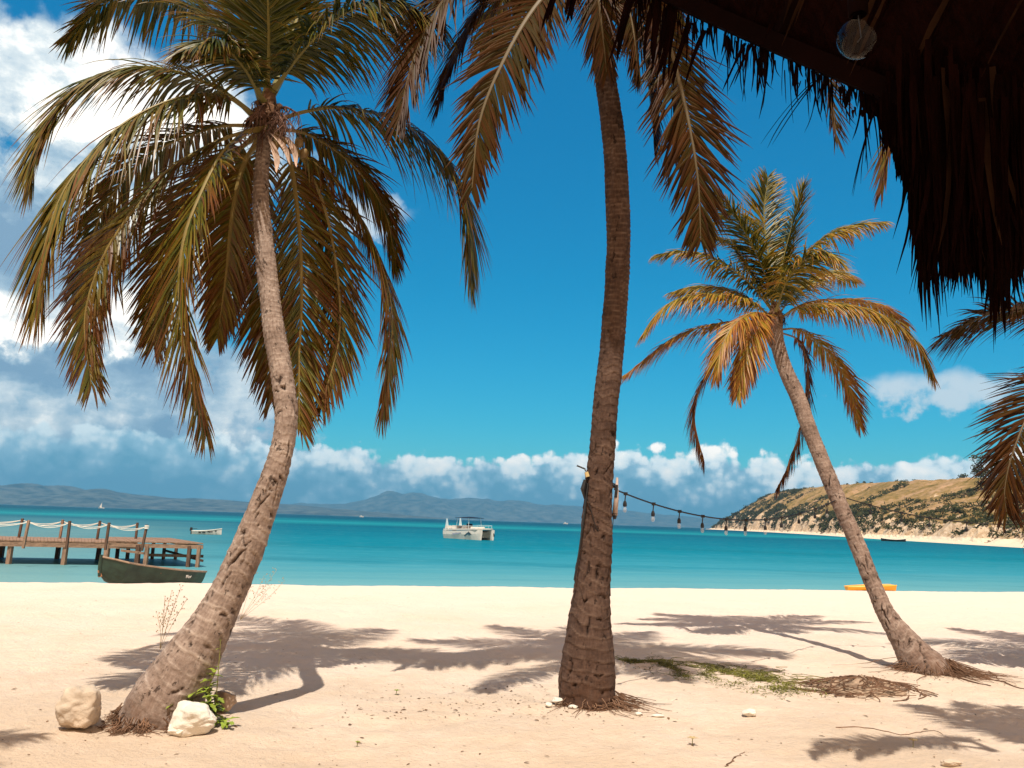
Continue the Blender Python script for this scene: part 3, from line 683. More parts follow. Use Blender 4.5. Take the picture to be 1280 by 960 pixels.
Fm = [
 ([(746, -60, 0), (700, -95, -.1), (630, -75, -.2), (565, -15, -.3), (520, 65, -.3), (497, 155, -.3)], dict(leaf=.66, age=.66, droop=.9, twist=-50)),
 ([(746, -55, 0), (715, -40, -.4), (668, 10, -.7), (630, 75, -.9), (600, 150, -1.0), (590, 235, -1.0)], dict(leaf=.50, age=.55, droop=.6, lift=.1, twist=-20)),
 ([(746, -55, 0), (728, -60, .4), (690, -30, .8), (668, 20, .9), (660, 70, 1.0)], dict(leaf=.5, age=.5, droop=.8)),
 ([(748, -50, -.05), (746, -45, -.35), (748, -5, -.55), (755, 55, -.5), (758, 90, -.42)], dict(leaf=.42, age=.62, droop=.6, lift=.2, n=60)),
 ([(752, -55, 0), (790, -45, -.1), (828, 30, -.2), (856, 130, -.25), (872, 220, -.25), (876, 300, -.2)], dict(leaf=.60, age=.60, droop=.35, lift=.1, twist=75)),
 ([(752, -55, 0), (778, -40, .3), (800, 25, .5), (812, 100, .6), (818, 180, .6)], dict(leaf=.56, age=.60, droop=.6, twist=60)),
 ([(754, -55, 0), (790, -50, .2), (825, 20, .3), (842, 110, .35), (845, 195, .35)], dict(leaf=.52, age=.55, droop=.6, twist=60)),
 ([(744, -55, 0), (715, -60, .1), (650, -40, .2), (600, 10, .2), (560, 90, .2), (548, 130, .2)], dict(leaf=.56, age=.62, droop=.9, twist=-40)),
 ([(752, -58, 0), (810, -70, .3), (900, -55, .6), (985, 5, .8), (1030, 80, .9), (1046, 172, .9)], dict(leaf=.55, age=.55, droop=.5, sparse=.1, twist=75)),
 ([(752, -58, 0), (775, -20, -.3), (790, 30, -.5), (797, 90, -.5)], dict(leaf=.45, age=.62, droop=.8)),
]
for i, (l, kw) in enumerate(Fm):
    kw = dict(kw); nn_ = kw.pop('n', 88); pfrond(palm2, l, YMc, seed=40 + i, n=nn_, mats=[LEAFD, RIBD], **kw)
for i, (az, el, L_, sg) in enumerate([(60, 50, 2.6, 90), (120, 45, 2.8, 95), (170, 55, 2.7, 100), (10, 40, 2.7, 95), (90, 70, 2.6, 70), (210, 60, 2.5, 80), (300, 65, 2.5, 80), (340, 35, 2.4, 70), (250, 75, 2.4, 60)]):
    gfrond(palm2, cM, az, el, L_, sg, seed=60 + i, leaf=.6, n=80, age=.3, droop=.7)

# ---- right palm
b2 = onz(1152, 838)
YR0, YR1 = b2.y, b2.y + 1.7
palm3 = empty('palm_tree', (b2.x, b2.y, 0), 'smaller coconut palm with yellow and orange fronds leaning left over exposed roots', 'palm tree', 'coconut palms on the beach')
specR = [(1159, 850, 66), (1156, 838, 62), (1144, 820, 47), (1130, 800, 35), (1116, 780, 27), (1104, 760, 23), (1095.5, 740, 21.5), (1087, 720, 21), (1079, 700, 21), (1063, 660, 20.5), (1054, 640, 20), (1037.5, 600, 20), (1029, 580, 19.5), (1013, 540, 19.5), (998.5, 500, 20),
         (981, 460, 18.5), (972, 430, 18), (969, 412, 20), (969, 396, 17)]
trunk(palm3, specR, lambda py: float(np.interp(py, [396, 838], [YR1, YR0])), BARK_C, 400, 72, 37, 70, 0.5, 0.072, 0.010)
root_skirt(palm3, (b2.x + .06, b2.y - .05, 0), 0.27, 190, 7, .8, -0.25, .7, .16); root_skirt(palm3, (b2.x, b2.y, 0), 0.27, 90, 17, .45)
cR = at(969, 398, YR1)
crown_sheath(palm3, cR, 0.095, 0.22, 19, 40, 0.2)
Fr = [
 ([(972, 402, 0), (995, 386, -.1), (1050, 379, -.2), (1110, 397, -.3), (1150, 432, -.3), (1168, 472, -.3)], dict(leaf=.46, age=.43, droop=1.3, lift=.1)),
 ([(974, 398, 0), (1010, 378, .4), (1060, 375, .7), (1105, 384, .9), (1135, 405, 1.0)], dict(leaf=.40, age=.6, droop=1.0)),
 ([(974, 412, 0), (1000, 413, .1), (1035, 440, .2), (1060, 480, .2), (1075, 532, .2)], dict(leaf=.42, age=.60, droop=.9)),
 ([(965, 398, 0), (935, 375, -.1), (885, 368, -.2), (838, 378, -.3), (803, 418, -.3)], dict(leaf=.44, age=.40, droop=1.1)),
 ([(965, 396, 0), (925, 368, .4), (880, 358, .7), (840, 365, .9)], dict(leaf=.40, age=.30, droop=.9)),
 ([(964, 402, 0), (915, 402, 0), (850, 418, 0), (782, 468, 0)], dict(leaf=.42, age=.60, droop=.9)),
 ([(966, 396, -.1), (940, 391, -.4), (914, 410, -.7), (900, 440, -.8), (896, 468, -.8)], dict(leaf=.48, age=.62, droop=1.1, spread=.8)),
 ([(966, 398, -.1), (952, 395, -.4), (940, 420, -.6), (930, 460, -.65), (922, 492, -.65)], dict(leaf=.44, age=.62, droop=1.2)),
 ([(962, 405, 0), (915, 430, .1), (880, 475, .1), (868, 520, .1), (880, 578, .1)], dict(leaf=.42, age=.92, droop=1.5, spread=.55)),
 ([(975, 415, 0), (1003, 430, .3), (1011, 480, .4), (1000, 540, .4), (984, 585, .4), (971, 612, .4)], dict(leaf=.36, age=1.0, droop=1.2, spread=.6, lift=0)),
 ([(967, 390, 0), (955, 340, .0), (928, 285, -.2), (893, 240, -.4)], dict(leaf=.50, age=.12, droop=.4, lift=.1)),
 ([(968, 390, 0), (962, 330, .1), (955, 270, .2), (960, 222, .2)], dict(leaf=.48, age=.10, droop=.25, lift=.1)),
 ([(969, 390, 0), (978, 330, .1), (992, 275, .1), (1003, 235, 0)], dict(leaf=.50, age=.14, droop=.3, lift=.1)),
 ([(971, 390, 0), (988, 345, .0), (1025, 300, -.1), (1065, 282, -.1), (1106, 277, -.1)], dict(leaf=.40, age=.28, droop=.9)),
 ([(970, 390, -.1), (982, 355, -.3), (1002, 328, -.6), (1030, 316, -.9), (1045, 322, -1.1)], dict(leaf=.50, age=.20, droop=.9)),
 ([(966, 390, 0), (935, 352, 0), (890, 322, 0), (850, 314, 0), (818, 320, 0)], dict(leaf=.34, age=.22, droop=.9)),
 ([(967, 390, 0), (940, 345, .2), (915, 308, .3), (890, 292, .3)], dict(leaf=.40, age=.14, droop=.6)),
 ([(972, 395, 0), (1000, 360, .5), (1035, 340, .9), (1070, 350, 1.2)], dict(leaf=.42, age=.3, droop=.8)),
]
for i, (l, kw) in enumerate(Fr):
    kw = dict(kw); kw['leaf'] *= 1.16; pfrond(palm3, l, YR1, seed=90 + i, n=76, width=.025, r0=.02, mats=[LEAFY, RIB], **kw)

# ---- palms standing beyond the right and left edge, their fronds or shade reaching in
def side_palm(base, crownp, label, H, seed, nfr, mat, kw0, extra=(), Lf=2.6, angles=None):
    p = empty('palm_tree', base, label, 'palm tree', 'coconut palms on the beach')
    rngp = random.Random(seed); base = Vector(base); crownp = Vector(crownp)
    A, L = catmull([(*base, .20), (*(base.lerp(crownp, .25) + Vector((.05, 0, -.05))), .14), (*base.lerp(crownp, .6), .12), (*crownp, .09)], 90)
    mb = MB(); n = 20
    # same ringed bark, drawn more simply
    pts = [Vector(a[:3]) for a in A]; vs = []; cs = []; cyl = []
    for i, q in enumerate(pts):
        for k in range(n):
            a = 2 * math.pi * k / n; r = A[i][3] * (1 + .06 * (i % 3 == 0) + .05 * mn.noise(Vector((math.cos(a), math.sin(a), i * .3))))
            vs.append(q + Vector((math.cos(a) * r, math.sin(a) * r, 0))); cs.append((float(i % 3 == 0), 0, i / 89)); cyl.append((math.cos(a) * r, math.sin(a) * r, q.z))
    mb.add(vs, [(i * n + k, i * n + (k + 1) % n, (i + 1) * n + (k + 1) % n, (i + 1) * n + k) for i in range(89) for k in range(n)], 0, cs)
    o = mb.build('trunk', mat, p, smooth=True, attr=True); a2 = o.data.attributes.new('cyl', 'FLOAT_VECTOR', 'POINT'); a2.data.foreach_set('vector', np.array(cyl, dtype=np.float32).ravel())
    crown_sheath(p, crownp, .09, .22, seed, 30, .2)
    for (l, Yc, kw) in extra: pfrond(p, l, Yc, seed=seed + 50 + len(l), n=80, **kw)
    for i in range(nfr):
        az = (angles[i] if angles else 360 * i / nfr + rngp.uniform(-15, 15)); el = rngp.choice([10, 35, 60, 70])
        gfrond(p, crownp, az, el, Lf * rngp.uniform(.85, 1.1), 100, seed=seed + i, **kw0)
    return p
c4 = at(1395, 450, 10.4)
side_palm((c4.x + .9, c4.y - .9, 0), c4, 'coconut palm mostly beyond the right edge whose dark frond hangs in front of the headland', 3.6, 200, 9, BARK_C,
          dict(leaf=.5, n=66, age=.45, droop=.8), [
          ([(1392, 448, 0), (1350, 405, 0), (1300, 385, 0), (1240, 392, -.1), (1178, 420, -.2)], c4.y, dict(leaf=.78, age=.50, droop=.6, mats=[LEAFD, RIBD], twist=25)),
          ([(1392, 452, 0), (1345, 450, -.2), (1300, 490, -.4), (1268, 560, -.5), (1256, 610, -.5), (1258, 640, -.5)], c4.y, dict(leaf=.70, age=.75, droop=.35, width=.03, twist=-50, mats=[LEAFD, RIBD])),  # raised age and brown leaflets put the shade into this frond's colour
          ([(1392, 452, 0), (1370, 480, -.3), (1335, 540, -.5), (1312, 610, -.5), (1305, 660, -.4), (1300, 690, -.4)], c4.y, dict(leaf=.60, age=.55, droop=.5)),
          ], 2.3, [60, 20, -30, 100, 330, 75, 300, 45, 0])
c5 = at(1500, 60, 4.3)
side_palm((c5.x + .8, c5.y - .5, 0), c5, 'coconut palm whose crown sits behind the thatch with tan frond tips showing below it', 4.6, 300, 7, BARK_C,
          dict(leaf=.4, n=60, age=.45, droop=.8), [
          ([(1415, 60, 0), (1340, 0, 0), (1230, 10, 0), (1150, 80, 0), (1115, 165, 0), (1100, 238, 0)], c5.y, dict(leaf=.32, age=.5, droop=.8, width=.02)),
          ([(1415, 60, 0), (1350, 40, .2), (1260, 80, .2), (1210, 160, .2), (1180, 240, .2), (1160, 300, .2)], c5.y, dict(leaf=.34, age=.5, droop=.8, width=.02)),
          ([(1415, 70, 0), (1350, 80, .3), (1280, 150, .4), (1235, 240, .4), (1205, 330, .4)], c5.y, dict(leaf=.34, age=.45, droop=.8, width=.02)),
          ], 1.9, [80, 40, -20, 10, 60, 100, 330])
side_palm((-5.7, 2.0, 0), (-4.7, 2.9, 4.0), 'coconut palm standing left of the picture whose fronds shade the sand', 4.1, 400, 9, BARK_C, dict(leaf=.5, n=60, age=.4, droop=.8), (), 1.75)
#PART2
# ------------------------------------------------------------------ pier
WOOD = material('weathered_deck', (0.26, 0.165, 0.115), 0.85, 0.2, 0.35, 3.0, 0.4, 18, stretch=(.6, 5, 5))
WOODD = material('wet_timber', (0.115, 0.065, 0.045), 0.8, 0.25, 0.4, 4.0, 0.5, 20, stretch=(5, 5, .8))
WOODL = material('dry_timber', (0.27, 0.17, 0.12), 0.85, 0.2, 0.4, 4.0, 0.4, 20, stretch=(5, 5, .8))
ROPE = material('white_rope', (0.72, 0.68, 0.62), 0.8, 0.2, 0.1)
DZ = 0.20
def dk(px, py): return onz(px, py, DZ)
pb = dk(100, 677)
pier = empty('pier', (pb.x, pb.y, WATER), 'low wooden pier on dark piles with white rope rails standing in the shallows', 'pier')
def planks(mb, a, b, c, d, n, th=0.05):
    """boards between the edge a-b (front) and d-c (back)"""
    rng = random.Random(n)
    for k in range(n):
        u0, u1 = k / n, (k + .92) / n; z = rng.uniform(-.006, .006)
        p = [a.lerp(b, u0), a.lerp(b, u1), d.lerp(c, u1), d.lerp(c, u0)]
        ex = rng.uniform(-.03, .03); dn = (p[3] - p[0]).normalized() * ex
        p[0] = p[0] - dn; p[1] = p[1] - dn
        top = [q + Vector((0, 0, z)) for q in p]; bot = [q - Vector((0, 0, th)) for q in top]
        mb.add(bot + top, [(3, 2, 1, 0), (4, 5, 6, 7), (0, 1, 5, 4), (1, 2, 6, 5), (2, 3, 7, 6), (3, 0, 4, 7)])
fl, fr = dk(-230, 669.5), dk(172, 678.5)
bl, br = dk(-230, 664.5), dk(172, 674.2)
mb = MB(); planks(mb, fl, fr, br, bl, 90); mb.build('walkway_deck', WOOD, pier)
pf0, pf1 = fr + Vector((.02, -.02, 0.03)), dk(254, 680.6) + Vector((0, 0, .03)); pk1 = dk(204, 673.6) + Vector((.35, 0, .03)); pk0 = dk(134, 672.6) + Vector((0, 0, .03))
pf0 = dk(134, 677.6) + Vector((0, -.03, .062)); pf1.z = pf0.z; pk1.z = pf0.z; pk0.z = pf0.z
mb = MB(); planks(mb, pf0, pf1, pk1, pk0, 44); mb.build('platform_deck', WOOD, pier)
mb = MB()
for a, b in ((fl, fr), (bl, br)): mb.bar(a + Vector((0, .03, -.16)), b + Vector((0, .03, -.16)), .06, .18)
mb.bar(pf0 + Vector((0, .03, -.17)), pf1 + Vector((0, .03, -.17)), .06, .16); mb.bar(pf1 + Vector((-.04, 0, -.17)), pk1 + Vector((-.04, 0, -.17)), .06, .16)
mb.build('edge_beam', WOOD, pier)
mb = MB(); mb.bar(dk(180, 679) + Vector((0, .5, -.5)), dk(252, 681) + Vector((-.1, .6, -.5)), .05, .12)
mb.bar(dk(190, 676) + Vector((0, 1.3, -.45)), dk(250, 680) + Vector((-.1, .8, -.75)), .05, .1)
mb.build('cross_brace', WOODD, pier)
mb = MB(); mb.bar(dk(138, 679) + Vector((0, 1.0, -.32)), dk(172, 681) + Vector((0, .7, -.36)), .05, .09); mb.build('cross_brace', WOODL, pier)
rng = random.Random(3)
def pile(px, back, thick=.16, lean=0.0, light=False):
    a = dk(px, 680.5) if not back else None
    f = fl.lerp(fr, (px + 230) / 402.0) if px < 172 else pf0.lerp(pf1, (px - 134) / 120.0)
    bk = bl.lerp(br, (px + 230) / 402.0) if px < 150 else pk0.lerp(pk1, min(1, (px - 134) / 95.0))
    p = (bk if back else f).copy(); q = at(px, 680, p.y); p.x = q.x
    if not back: p.y += .05
    mb = MB(); mb.bar((p.x + lean, p.y, WATER - 1.2), (p.x, p.y, DZ - .08), thick, thick * .9)
    mb.build('pile', WOODL if light else WOODD, pier)
for px, bk, th, ln, lt in [(-60, 0, .18, 0, 0), (-52, 1, .16, 0, 0), (13, 0, .17, 0, 1), (4, 1, .17, -.05, 0), (82, 0, .17, -.03, 1), (74, 1, .17, -.05, 0), (134, 0, .19, 0, 1), (125, 1, .17, -.06, 0), (148, 1, .14, 0, 0), (161, 1, .14, 0, 0),
                           (173, 0, .18, 0, 0), (184, 0, .16, -.03, 1), (192, 1, .13, 0, 0), (206, 1, .13, 0, 0), (221, 1, .13, 0, 0), (237, 0, .15, 0, 0), (249, 0, .15, -.02, 1)]:
    pile(px, bk, th, ln, lt)
def rpost(px, py, back, h, lean, light=False):
    base = dk(px, py); top = base + Vector((lean, 0, h)); mb = MB(); mb.bar(base - Vector((0, 0, .25)), top, .085, .085); mb.build('rope_post', WOODL if light else WOODD, pier)
    return top
frontp = [rpost(-55, 674, 0, .82, 0), rpost(30, 677.2, 0, .82, .08, True), rpost(84, 678.4, 0, .84, 0, False), rpost(132.5, 679.4, 0, .82, .03), rpost(178, 680.5, 0, .78, .10)]
backp = [rpost(-60, 669.6, 1, .8, 0), rpost(23, 672, 1, .82, .07), rpost(74.5, 673.3, 1, .82, .04, True), rpost(121, 674.4, 1, .82, .05), rpost(169.5, 675.2, 1, .78, 0)]
for row in (frontp, backp):
    for a, b in zip(row[:-1], row[1:]):
        for sg in (.14, .20):
            pts = [a.lerp(b, j / 12) - Vector((0, -.02, .07 + sg * 4 * (j / 12) * (1 - j / 12))) for j in range(13)]
            mb = MB(); mb.tube(pts, .013, 5); mb.build('rope', ROPE, pier)
mb = MB(); tp = frontp[-1]
for k in range(3): mb.tube([tp + Vector((math.cos(a) * .07, math.sin(a) * .07, -.05 - .05 * k)) for a in np.linspace(0, 6.28, 12)], .022, 5)
mb.build('rope_coil', ROPE, pier)

# ------------------------------------------------------------------ boats
def hull(stations, th=0.03, keelw=0.25, nseg=5, inner=True):
    """stations: (x, half width, keel z, sheer z) from stern to bow. One closed skin, open on top."""
    mb = MB(); rings = []
    for (x, w, kz, sz) in stations:
        ring = []
        for j in range(-nseg, nseg + 1):
            u = abs(j) / nseg; y = w * (u ** .55) * (1 if j > 0 else -1) if j else 0
            z = kz + (sz - kz) * (u ** 2.0)
            ring.append((x, y, z))
        rings.append(ring)
    m = 2 * nseg + 1
    vs = [p for r in rings for p in r]
    fs = [(i * m + k, i * m + k + 1, (i + 1) * m + k + 1, (i + 1) * m + k) for i in range(len(rings) - 1) for k in range(m - 1)]
    mb.add(vs, fs); mb.add(rings[0], [tuple(range(m))], 0)
    if inner:
        vi = [(x * .975 + .02, y * .93, z * 1.0 + .05 * (1 - abs(k - nseg) / nseg)) for r in rings for k, (x, y, z) in enumerate(r)]
        mb.add(vi, [tuple(reversed(f)) for f in fs], 1); mb.add(vi[:m], [tuple(range(m - 1, -1, -1))], 1)
    return mb, rings
def gunwale(rings, r=.03):
    mb = MB()
    for e in (0, -1): mb.tube([Vector(x[e]) for x in rings], r, 5)
    mb.tube([Vector(rings[0][0]), Vector(rings[0][-1])], r, 5); return mb
GREENP = material('dark_green_boat_paint', (0.020, 0.044, 0.031), 0.55, 0.4, 0.45, 2.5, 0.2, 15)
INS = material('boat_inside_wood', (0.17, 0.11, 0.07), 0.8, 0.2, 0.3, 6)
RUB = material('boat_rubbing_strip', (0.30, 0.22, 0.16), 0.7, 0.3, 0.3, 6)
WORN = material('worn_bare_wood', (0.34, 0.17, 0.09), 0.85, 0.2, 0.4, 9)
WHITEP = material('white_boat_paint', (0.66, 0.63, 0.58), 0.4, 0.4, 0.08, 3)
BLACK = material('black_plastic', (0.012, 0.012, 0.014), 0.45, 0.4, 0.2, 5)
NAVY = material('navy_canvas', (0.012, 0.028, 0.06), 0.8, 0.2, 0.2, 5)
CHROME = material('pale_metal_pole', (0.55, 0.66, 0.70), 0.35, 0.5, 0.05)
GREYP = material('grey_hull_shadow_paint', (0.20, 0.19, 0.16), 0.5, 0.4, 0.2)
DECAL = material('dark_blue_decal', (0.03, 0.07, 0.10), 0.5, 0.3, 0.1)
LILAC = material('lilac_grey_decal', (0.30, 0.32, 0.40), 0.5, 0.3, 0.1)
YEL = material('yellow_plastic_hull', (0.80, 0.40, 0.03), 0.4, 0.4, 0.15, 2)

# green boat behind the crest: bow high at left, stern away to the right
bowp = at(128, 700, crest(-11) + 2.6); sternp = at(243, 714, crest(-9) + 5.0)
gl = (sternp - bowp).length
ga = math.atan2(bowp.y - sternp.y, bowp.x - sternp.x)
gb = empty('rowing_boat', (sternp.x, sternp.y, sternp.z - .40), 'dark green wooden rowing boat with worn bow lying at the water edge before the pier', 'boat', rz=ga)
rise = bowp.z - sternp.z
st = [(gl * u, .16 + .42 * math.sin(min(1, (u + .25) * 1.1) * math.pi * .80) if u < .97 else .05, 0.0 + rise * u * .55 + .16 * max(0, u - .85) / .15, .40 + rise * u + .10 * (u - .45) ** 2 * 2 - .03) for u in np.linspace(0, 1, 15)]
st[-1] = (gl, .02, rise * .55 + .22, .40 + rise + .08); st[-2] = (gl * .93, .20, rise * .5 + .06, .40 + rise * .95 + .04)
hb, rings = hull(st); hb.build('hull', [GREENP, INS], gb, smooth=False, wc=False)
gunwale(rings, .025).build('gunwale', RUB, gb, wc=False)
mb = MB()
for u in (3, 7, 11): x, w, kz, sz = st[u]; mb.box((x, 0, sz - .12), (.22, w * 1.75, .03))
mb.build('bench', INS, gb, wc=False)
mb = MB(); x, w, kz, sz = st[-1]; mb.tube([(x + .01, 0, kz - .02), (x + .035, 0, (kz + sz) / 2), (x + .02, 0, sz + .05)], .04, 6); mb.build('stem_post', GREENP, gb, wc=False)
mb = MB(); mb.tube([(x - .02, 0, kz - .03), (x + .045, 0, kz + .12)], [.05, .03], 6); mb.build('worn_stem_foot', WORN, gb, wc=False)
def strokes(mb, org, ex, ez, segs, w):
    """pen strokes (x0,z0,x1,z1) drawn as thin raised bars on a surface"""
    nn_ = ex.cross(ez).normalized()
    for (x0, z0, x1, z1) in segs:
        a = org + ex * x0 + ez * z0; b_ = org + ex * x1 + ez * z1; d = (b_ - a).normalized(); s_ = d.cross(nn_) * w
        o_ = nn_ * .006
        mb.add([a - s_ - o_, b_ - s_ - o_, b_ + s_ - o_, a + s_ - o_, a - s_ + o_, b_ - s_ + o_, b_ + s_ + o_, a + s_ + o_], [(3, 2, 1, 0), (4, 5, 6, 7), (0, 1, 5, 4), (1, 2, 6, 5), (2, 3, 7, 6), (3, 0, 4, 7)])
LET = {'M': [(0, 0, 0, 1), (0, 1, .35, .4), (.35, .4, .7, 1), (.7, 1, .7, 0)], 'a': [(0, 0, .5, 0), (.5, 0, .5, .6), (.5, .6, 0, .6), (0, .3, .5, .3), (0, 0, 0, .3)],
       'r': [(0, 0, 0, .6), (0, .5, .4, .6)], 'i': [(0, 0, 0, .6)], 'e': [(0, 0, .5, 0), (0, 0, 0, .6), (0, .6, .5, .6), (.5, .6, .5, .3), (.5, .3, 0, .3)]}
# the white name near the stern, on the side turned to the beach
side = 1 if math.cos(ga) < 0 else -1
mb = MB(); i0 = 3
sx = st[i0][0]; yv = side * st[i0][1] * 1.02
ex = Vector((-1 if side > 0 else 1, 0, 0)); xo = 0
for ch in ('M', 'a', 'r'):
    strokes(mb, Vector((sx + .25 * (1 if side > 0 else -1) , yv + side * .03, st[i0][3] - .17)) + ex * xo, ex, Vector((0, 0, 1)), [tuple(v * .075 for v in s_) for s_ in LET[ch]], .006); xo += .075
mb.build('painted_name', WHITEP, gb, wc=False)

# yellow kayak
ky = crest(9.8) + .9
ka = at(1058, 733.5, ky); kb = at(1117, 731.5, ky); kl = (kb - ka).length
kk_ = empty('kayak', (ka.x, ka.y, ka.z - .05), 'small yellow kayak lying on the sand edge behind the leaning right palm', 'kayak', rz=math.atan2(kb.y - ka.y, kb.x - ka.x))
stt = [(kl * u, .05 + .27 * math.sin(math.pi * (0.08 + .80 * u)) ** .7, -.05, .06 + .09 * u) for u in np.linspace(0, 1, 14)]
hb, rings = hull(stt); 
hb.build('hull', [YEL, YEL], kk_, smooth=True, wc=False)
mb = MB(); mb.add([(x, y * .98, z + .004) for r in rings for (x, y, z) in (r[0], r[-1])], [(2 * i, 2 * i + 1, 2 * i + 3, 2 * i + 2) for i in range(len(rings) - 1) if not 5 <= i <= 8]); mb.build('deck', YEL, kk_, wc=False)
gunwale(rings, .014).build('rim', YEL, kk_, wc=False)

# small white dinghy with engine
dp = onz(240, 667.5, WATER); dq = onz(276, 668.6, WATER); dl = (dq - dp).length
dg = empty('dinghy', (dp.x, dp.y, WATER - .05), 'small white open fishing boat with outboard engine floating beyond the pier end', 'boat', rz=math.atan2(dq.y - dp.y, dq.x - dp.x) + .12)
std = [(dl * u, .50 * math.sin(math.pi * (.30 + .68 * u)) ** .8 if u < .99 else .02, -.1 + .15 * u ** 4, .38 + .30 * u ** 2) for u in np.linspace(0, 1, 12)]
hb, rings = hull(std); hb.build('hull', [WHITEP, INS], dg, smooth=False, wc=False); gunwale(rings, .035).build('gunwale', WHITEP, dg, wc=False)
mb = MB(); mb.box((-.12, 0, .55), (.26, .26, .34), taper=.8); mb.box((-.10, 0, .15), (.10, .08, .6)); mb.bar((0, 0, .6), (.45, 0, .62), .04); mb.build('outboard_engine', BLACK, dg, wc=False)
mb = MB(); rng = random.Random(4); xx = .25 * dl
while xx < .88 * dl:
    if rng.random() < .82:
        u = xx / dl; w = np.interp(xx, [s[0] for s in std], [s[1] for s in std]); kz = np.interp(xx, [s[0] for s in std], [s[3] for s in std])
        strokes(mb, Vector((xx, -w * .97 - .03, kz - .24)), Vector((1, 0, 0)), Vector((0, 0, 1)), [tuple(v * .16 for v in s_) for s_ in LET[rng.choice('Marie')]], .022)
    xx += .17
mb.build('painted_name', BLACK, dg, wc=False)
mb = MB()
for u in (3, 7): x, w, kz, sz = std[u]; mb.box((x, 0, sz - .1), (.22, w * 1.7, .03))
mb.build('bench', INS, dg, wc=False)

# catamaran: two slim hulls, a deck with rounded bow rail, console, canopy, two light poles, twin engines
cp = onz(561, 671, WATER); cq = onz(606, 675, WATER)
yaw = R(-50); CLn = 7.3; 
ct = empty('catamaran', (*(onz(564, 672.6, WATER) + Vector((0, 0, 0)))[:2], WATER), 'white twin hulled motorboat with dark canopy and dolphin on its side anchored in the bay', 'boat', rz=yaw)
W2 = 1.35
for s_ in (-1, 1):
    mb = MB(); yc = s_ * (W2 - .42); xs_ = np.linspace(0, CLn, 12); vs = []
    for x in xs_:
        u = x / CLn; hw = .42 * (1 - max(0, u - .72) ** 2 * 6.5); kz = -.25 + .75 * max(0, u - .7) ** 1.5 * 1.6; sz = .95 + .28 * u ** 2
        for (yy, zz_) in ((-hw, sz), (-hw * .95, sz - .45), (-hw * .4, kz), (hw * .4, kz), (hw * .95, sz - .45), (hw, sz)): vs.append((x, yc + yy, zz_))
    fs = [(i * 6 + k, i * 6 + k + 1, (i + 1) * 6 + k + 1, (i + 1) * 6 + k) for i in range(11) for k in range(5)] + [(5, 4, 3, 2, 1, 0), tuple(66 + k for k in range(6))]
    mb.add(vs, fs); mb.build('hull', WHITEP, ct, wc=False)
mb = MB(); mb.box((CLn * .52, 0, .78), (CLn * .86, 1.75, .12)); mb.build('tunnel_roof', GREYP, ct, wc=False)
mb = MB(); mb.box((CLn - .35, 0, .62), (.10, 1.2, .62)); mb.build('tunnel_front', GREYP, ct, wc=False)
mb = MB(); n_ = 20; ring = []
for k in range(n_ + 1):
    a = -math.pi / 2 + math.pi * k / n_; ring.append((CLn - .75 + .85 * math.cos(a), (W2 + .02) * math.sin(a) * (1 if True else 0)))
out = [(0.1, -W2)] + ring + [(0.1, W2)]
zt = lambda x: 1.0 + .26 * (x / CLn) ** 2
mb.add([(x, y, zt(x)) for x, y in out] + [(x, y, zt(x) + .16) for x, y in out], [tuple(range(len(out) - 1, -1, -1)), tuple(range(len(out), 2 * len(out)))] + [(i, (i + 1) % len(out), len(out) + (i + 1) % len(out), len(out) + i) for i in range(len(out))])
mb.build('deck', WHITEP, ct, wc=False)
mb = MB(); mb.box((3.3, 0, 1.4), (1.2, 1.1, .6), taper=.75); mb.build('console', WHITEP, ct, wc=False)
mb = MB(); mb.box((3.75, 0, 1.75), (.06, .9, .30), Matrix.Rotation(-.5, 3, 'Y')); mb.build('windscreen', NAVY, ct, wc=False)
mb = MB(); mb.box((1.7, 0, 1.42), (.5, 1.9, .40)); mb.box((5.4, 0, 1.42), (1.2, 1.4, .26), taper=.9); mb.box((.45, 0, 1.4), (.5, 2.3, .35)); mb.build('seat', WHITEP, ct, wc=False)
for (x, y) in ((2.3, -1), (2.3, 1), (4.9, -1), (4.9, 1)):
    mb = MB(); mb.tube([(x, y, 1.1), (x + (.2 if x < 3 else -.2), y * .95, 2.62)], .025, 6); mb.build('canopy_pole', CHROME, ct, wc=False)
mb = MB(); vs = []
for i in range(9):
    u = i / 8
    for j in range(5):
        v = j / 4; vs.append((2.2 + 2.9 * u, -1.15 + 2.3 * v, 2.6 + .14 * math.sin(math.pi * u) * math.sin(math.pi * v) + .03 * u))
nv = len(vs); vs += [(x, y, z - .05) for x, y, z in vs]
fs = [(i * 5 + j, i * 5 + j + 1, (i + 1) * 5 + j + 1, (i + 1) * 5 + j) for i in range(8) for j in range(4)]
mb.add(vs, fs + [tuple(nv + q for q in reversed(f)) for f in fs] + [(i * 5, (i + 1) * 5, nv + (i + 1) * 5, nv + i * 5) for i in range(8)] + [(i * 5 + 4, nv + i * 5 + 4, nv + (i + 1) * 5 + 4, (i + 1) * 5 + 4) for i in range(8)])
mb.build('canopy', NAVY, ct, wc=False)
for x, y, h_ in ((.25, -1.05, 2.45), (.25, 1.05, 2.6)):
    mb = MB(); mb.add([(x - .22, y, 1.2), (x + .5, y, 1.2), (x + .12, y + .03, h_), (x - .06, y + .03, h_), (x - .22, y + .08, 1.2), (x + .5, y + .08, 1.2), (x + .12, y + .06, h_), (x - .06, y + .06, h_)],
                      [(0, 1, 2, 3), (7, 6, 5, 4), (0, 4, 5, 1), (1, 5, 6, 2), (2, 6, 7, 3), (3, 7, 4, 0)]); mb.build('stern_pole', CHROME, ct, wc=False)
for y in (-.6, .6):
    mb = MB(); mb.box((-.25, y, 1.15), (.42, .34, .5), taper=.8); mb.box((-.2, y, .5), (.16, .12, .9)); mb.build('outboard_engine', BLACK if y > 0 else WHITEP, ct, wc=False)
mb = MB()
for k in range(6):
    pass
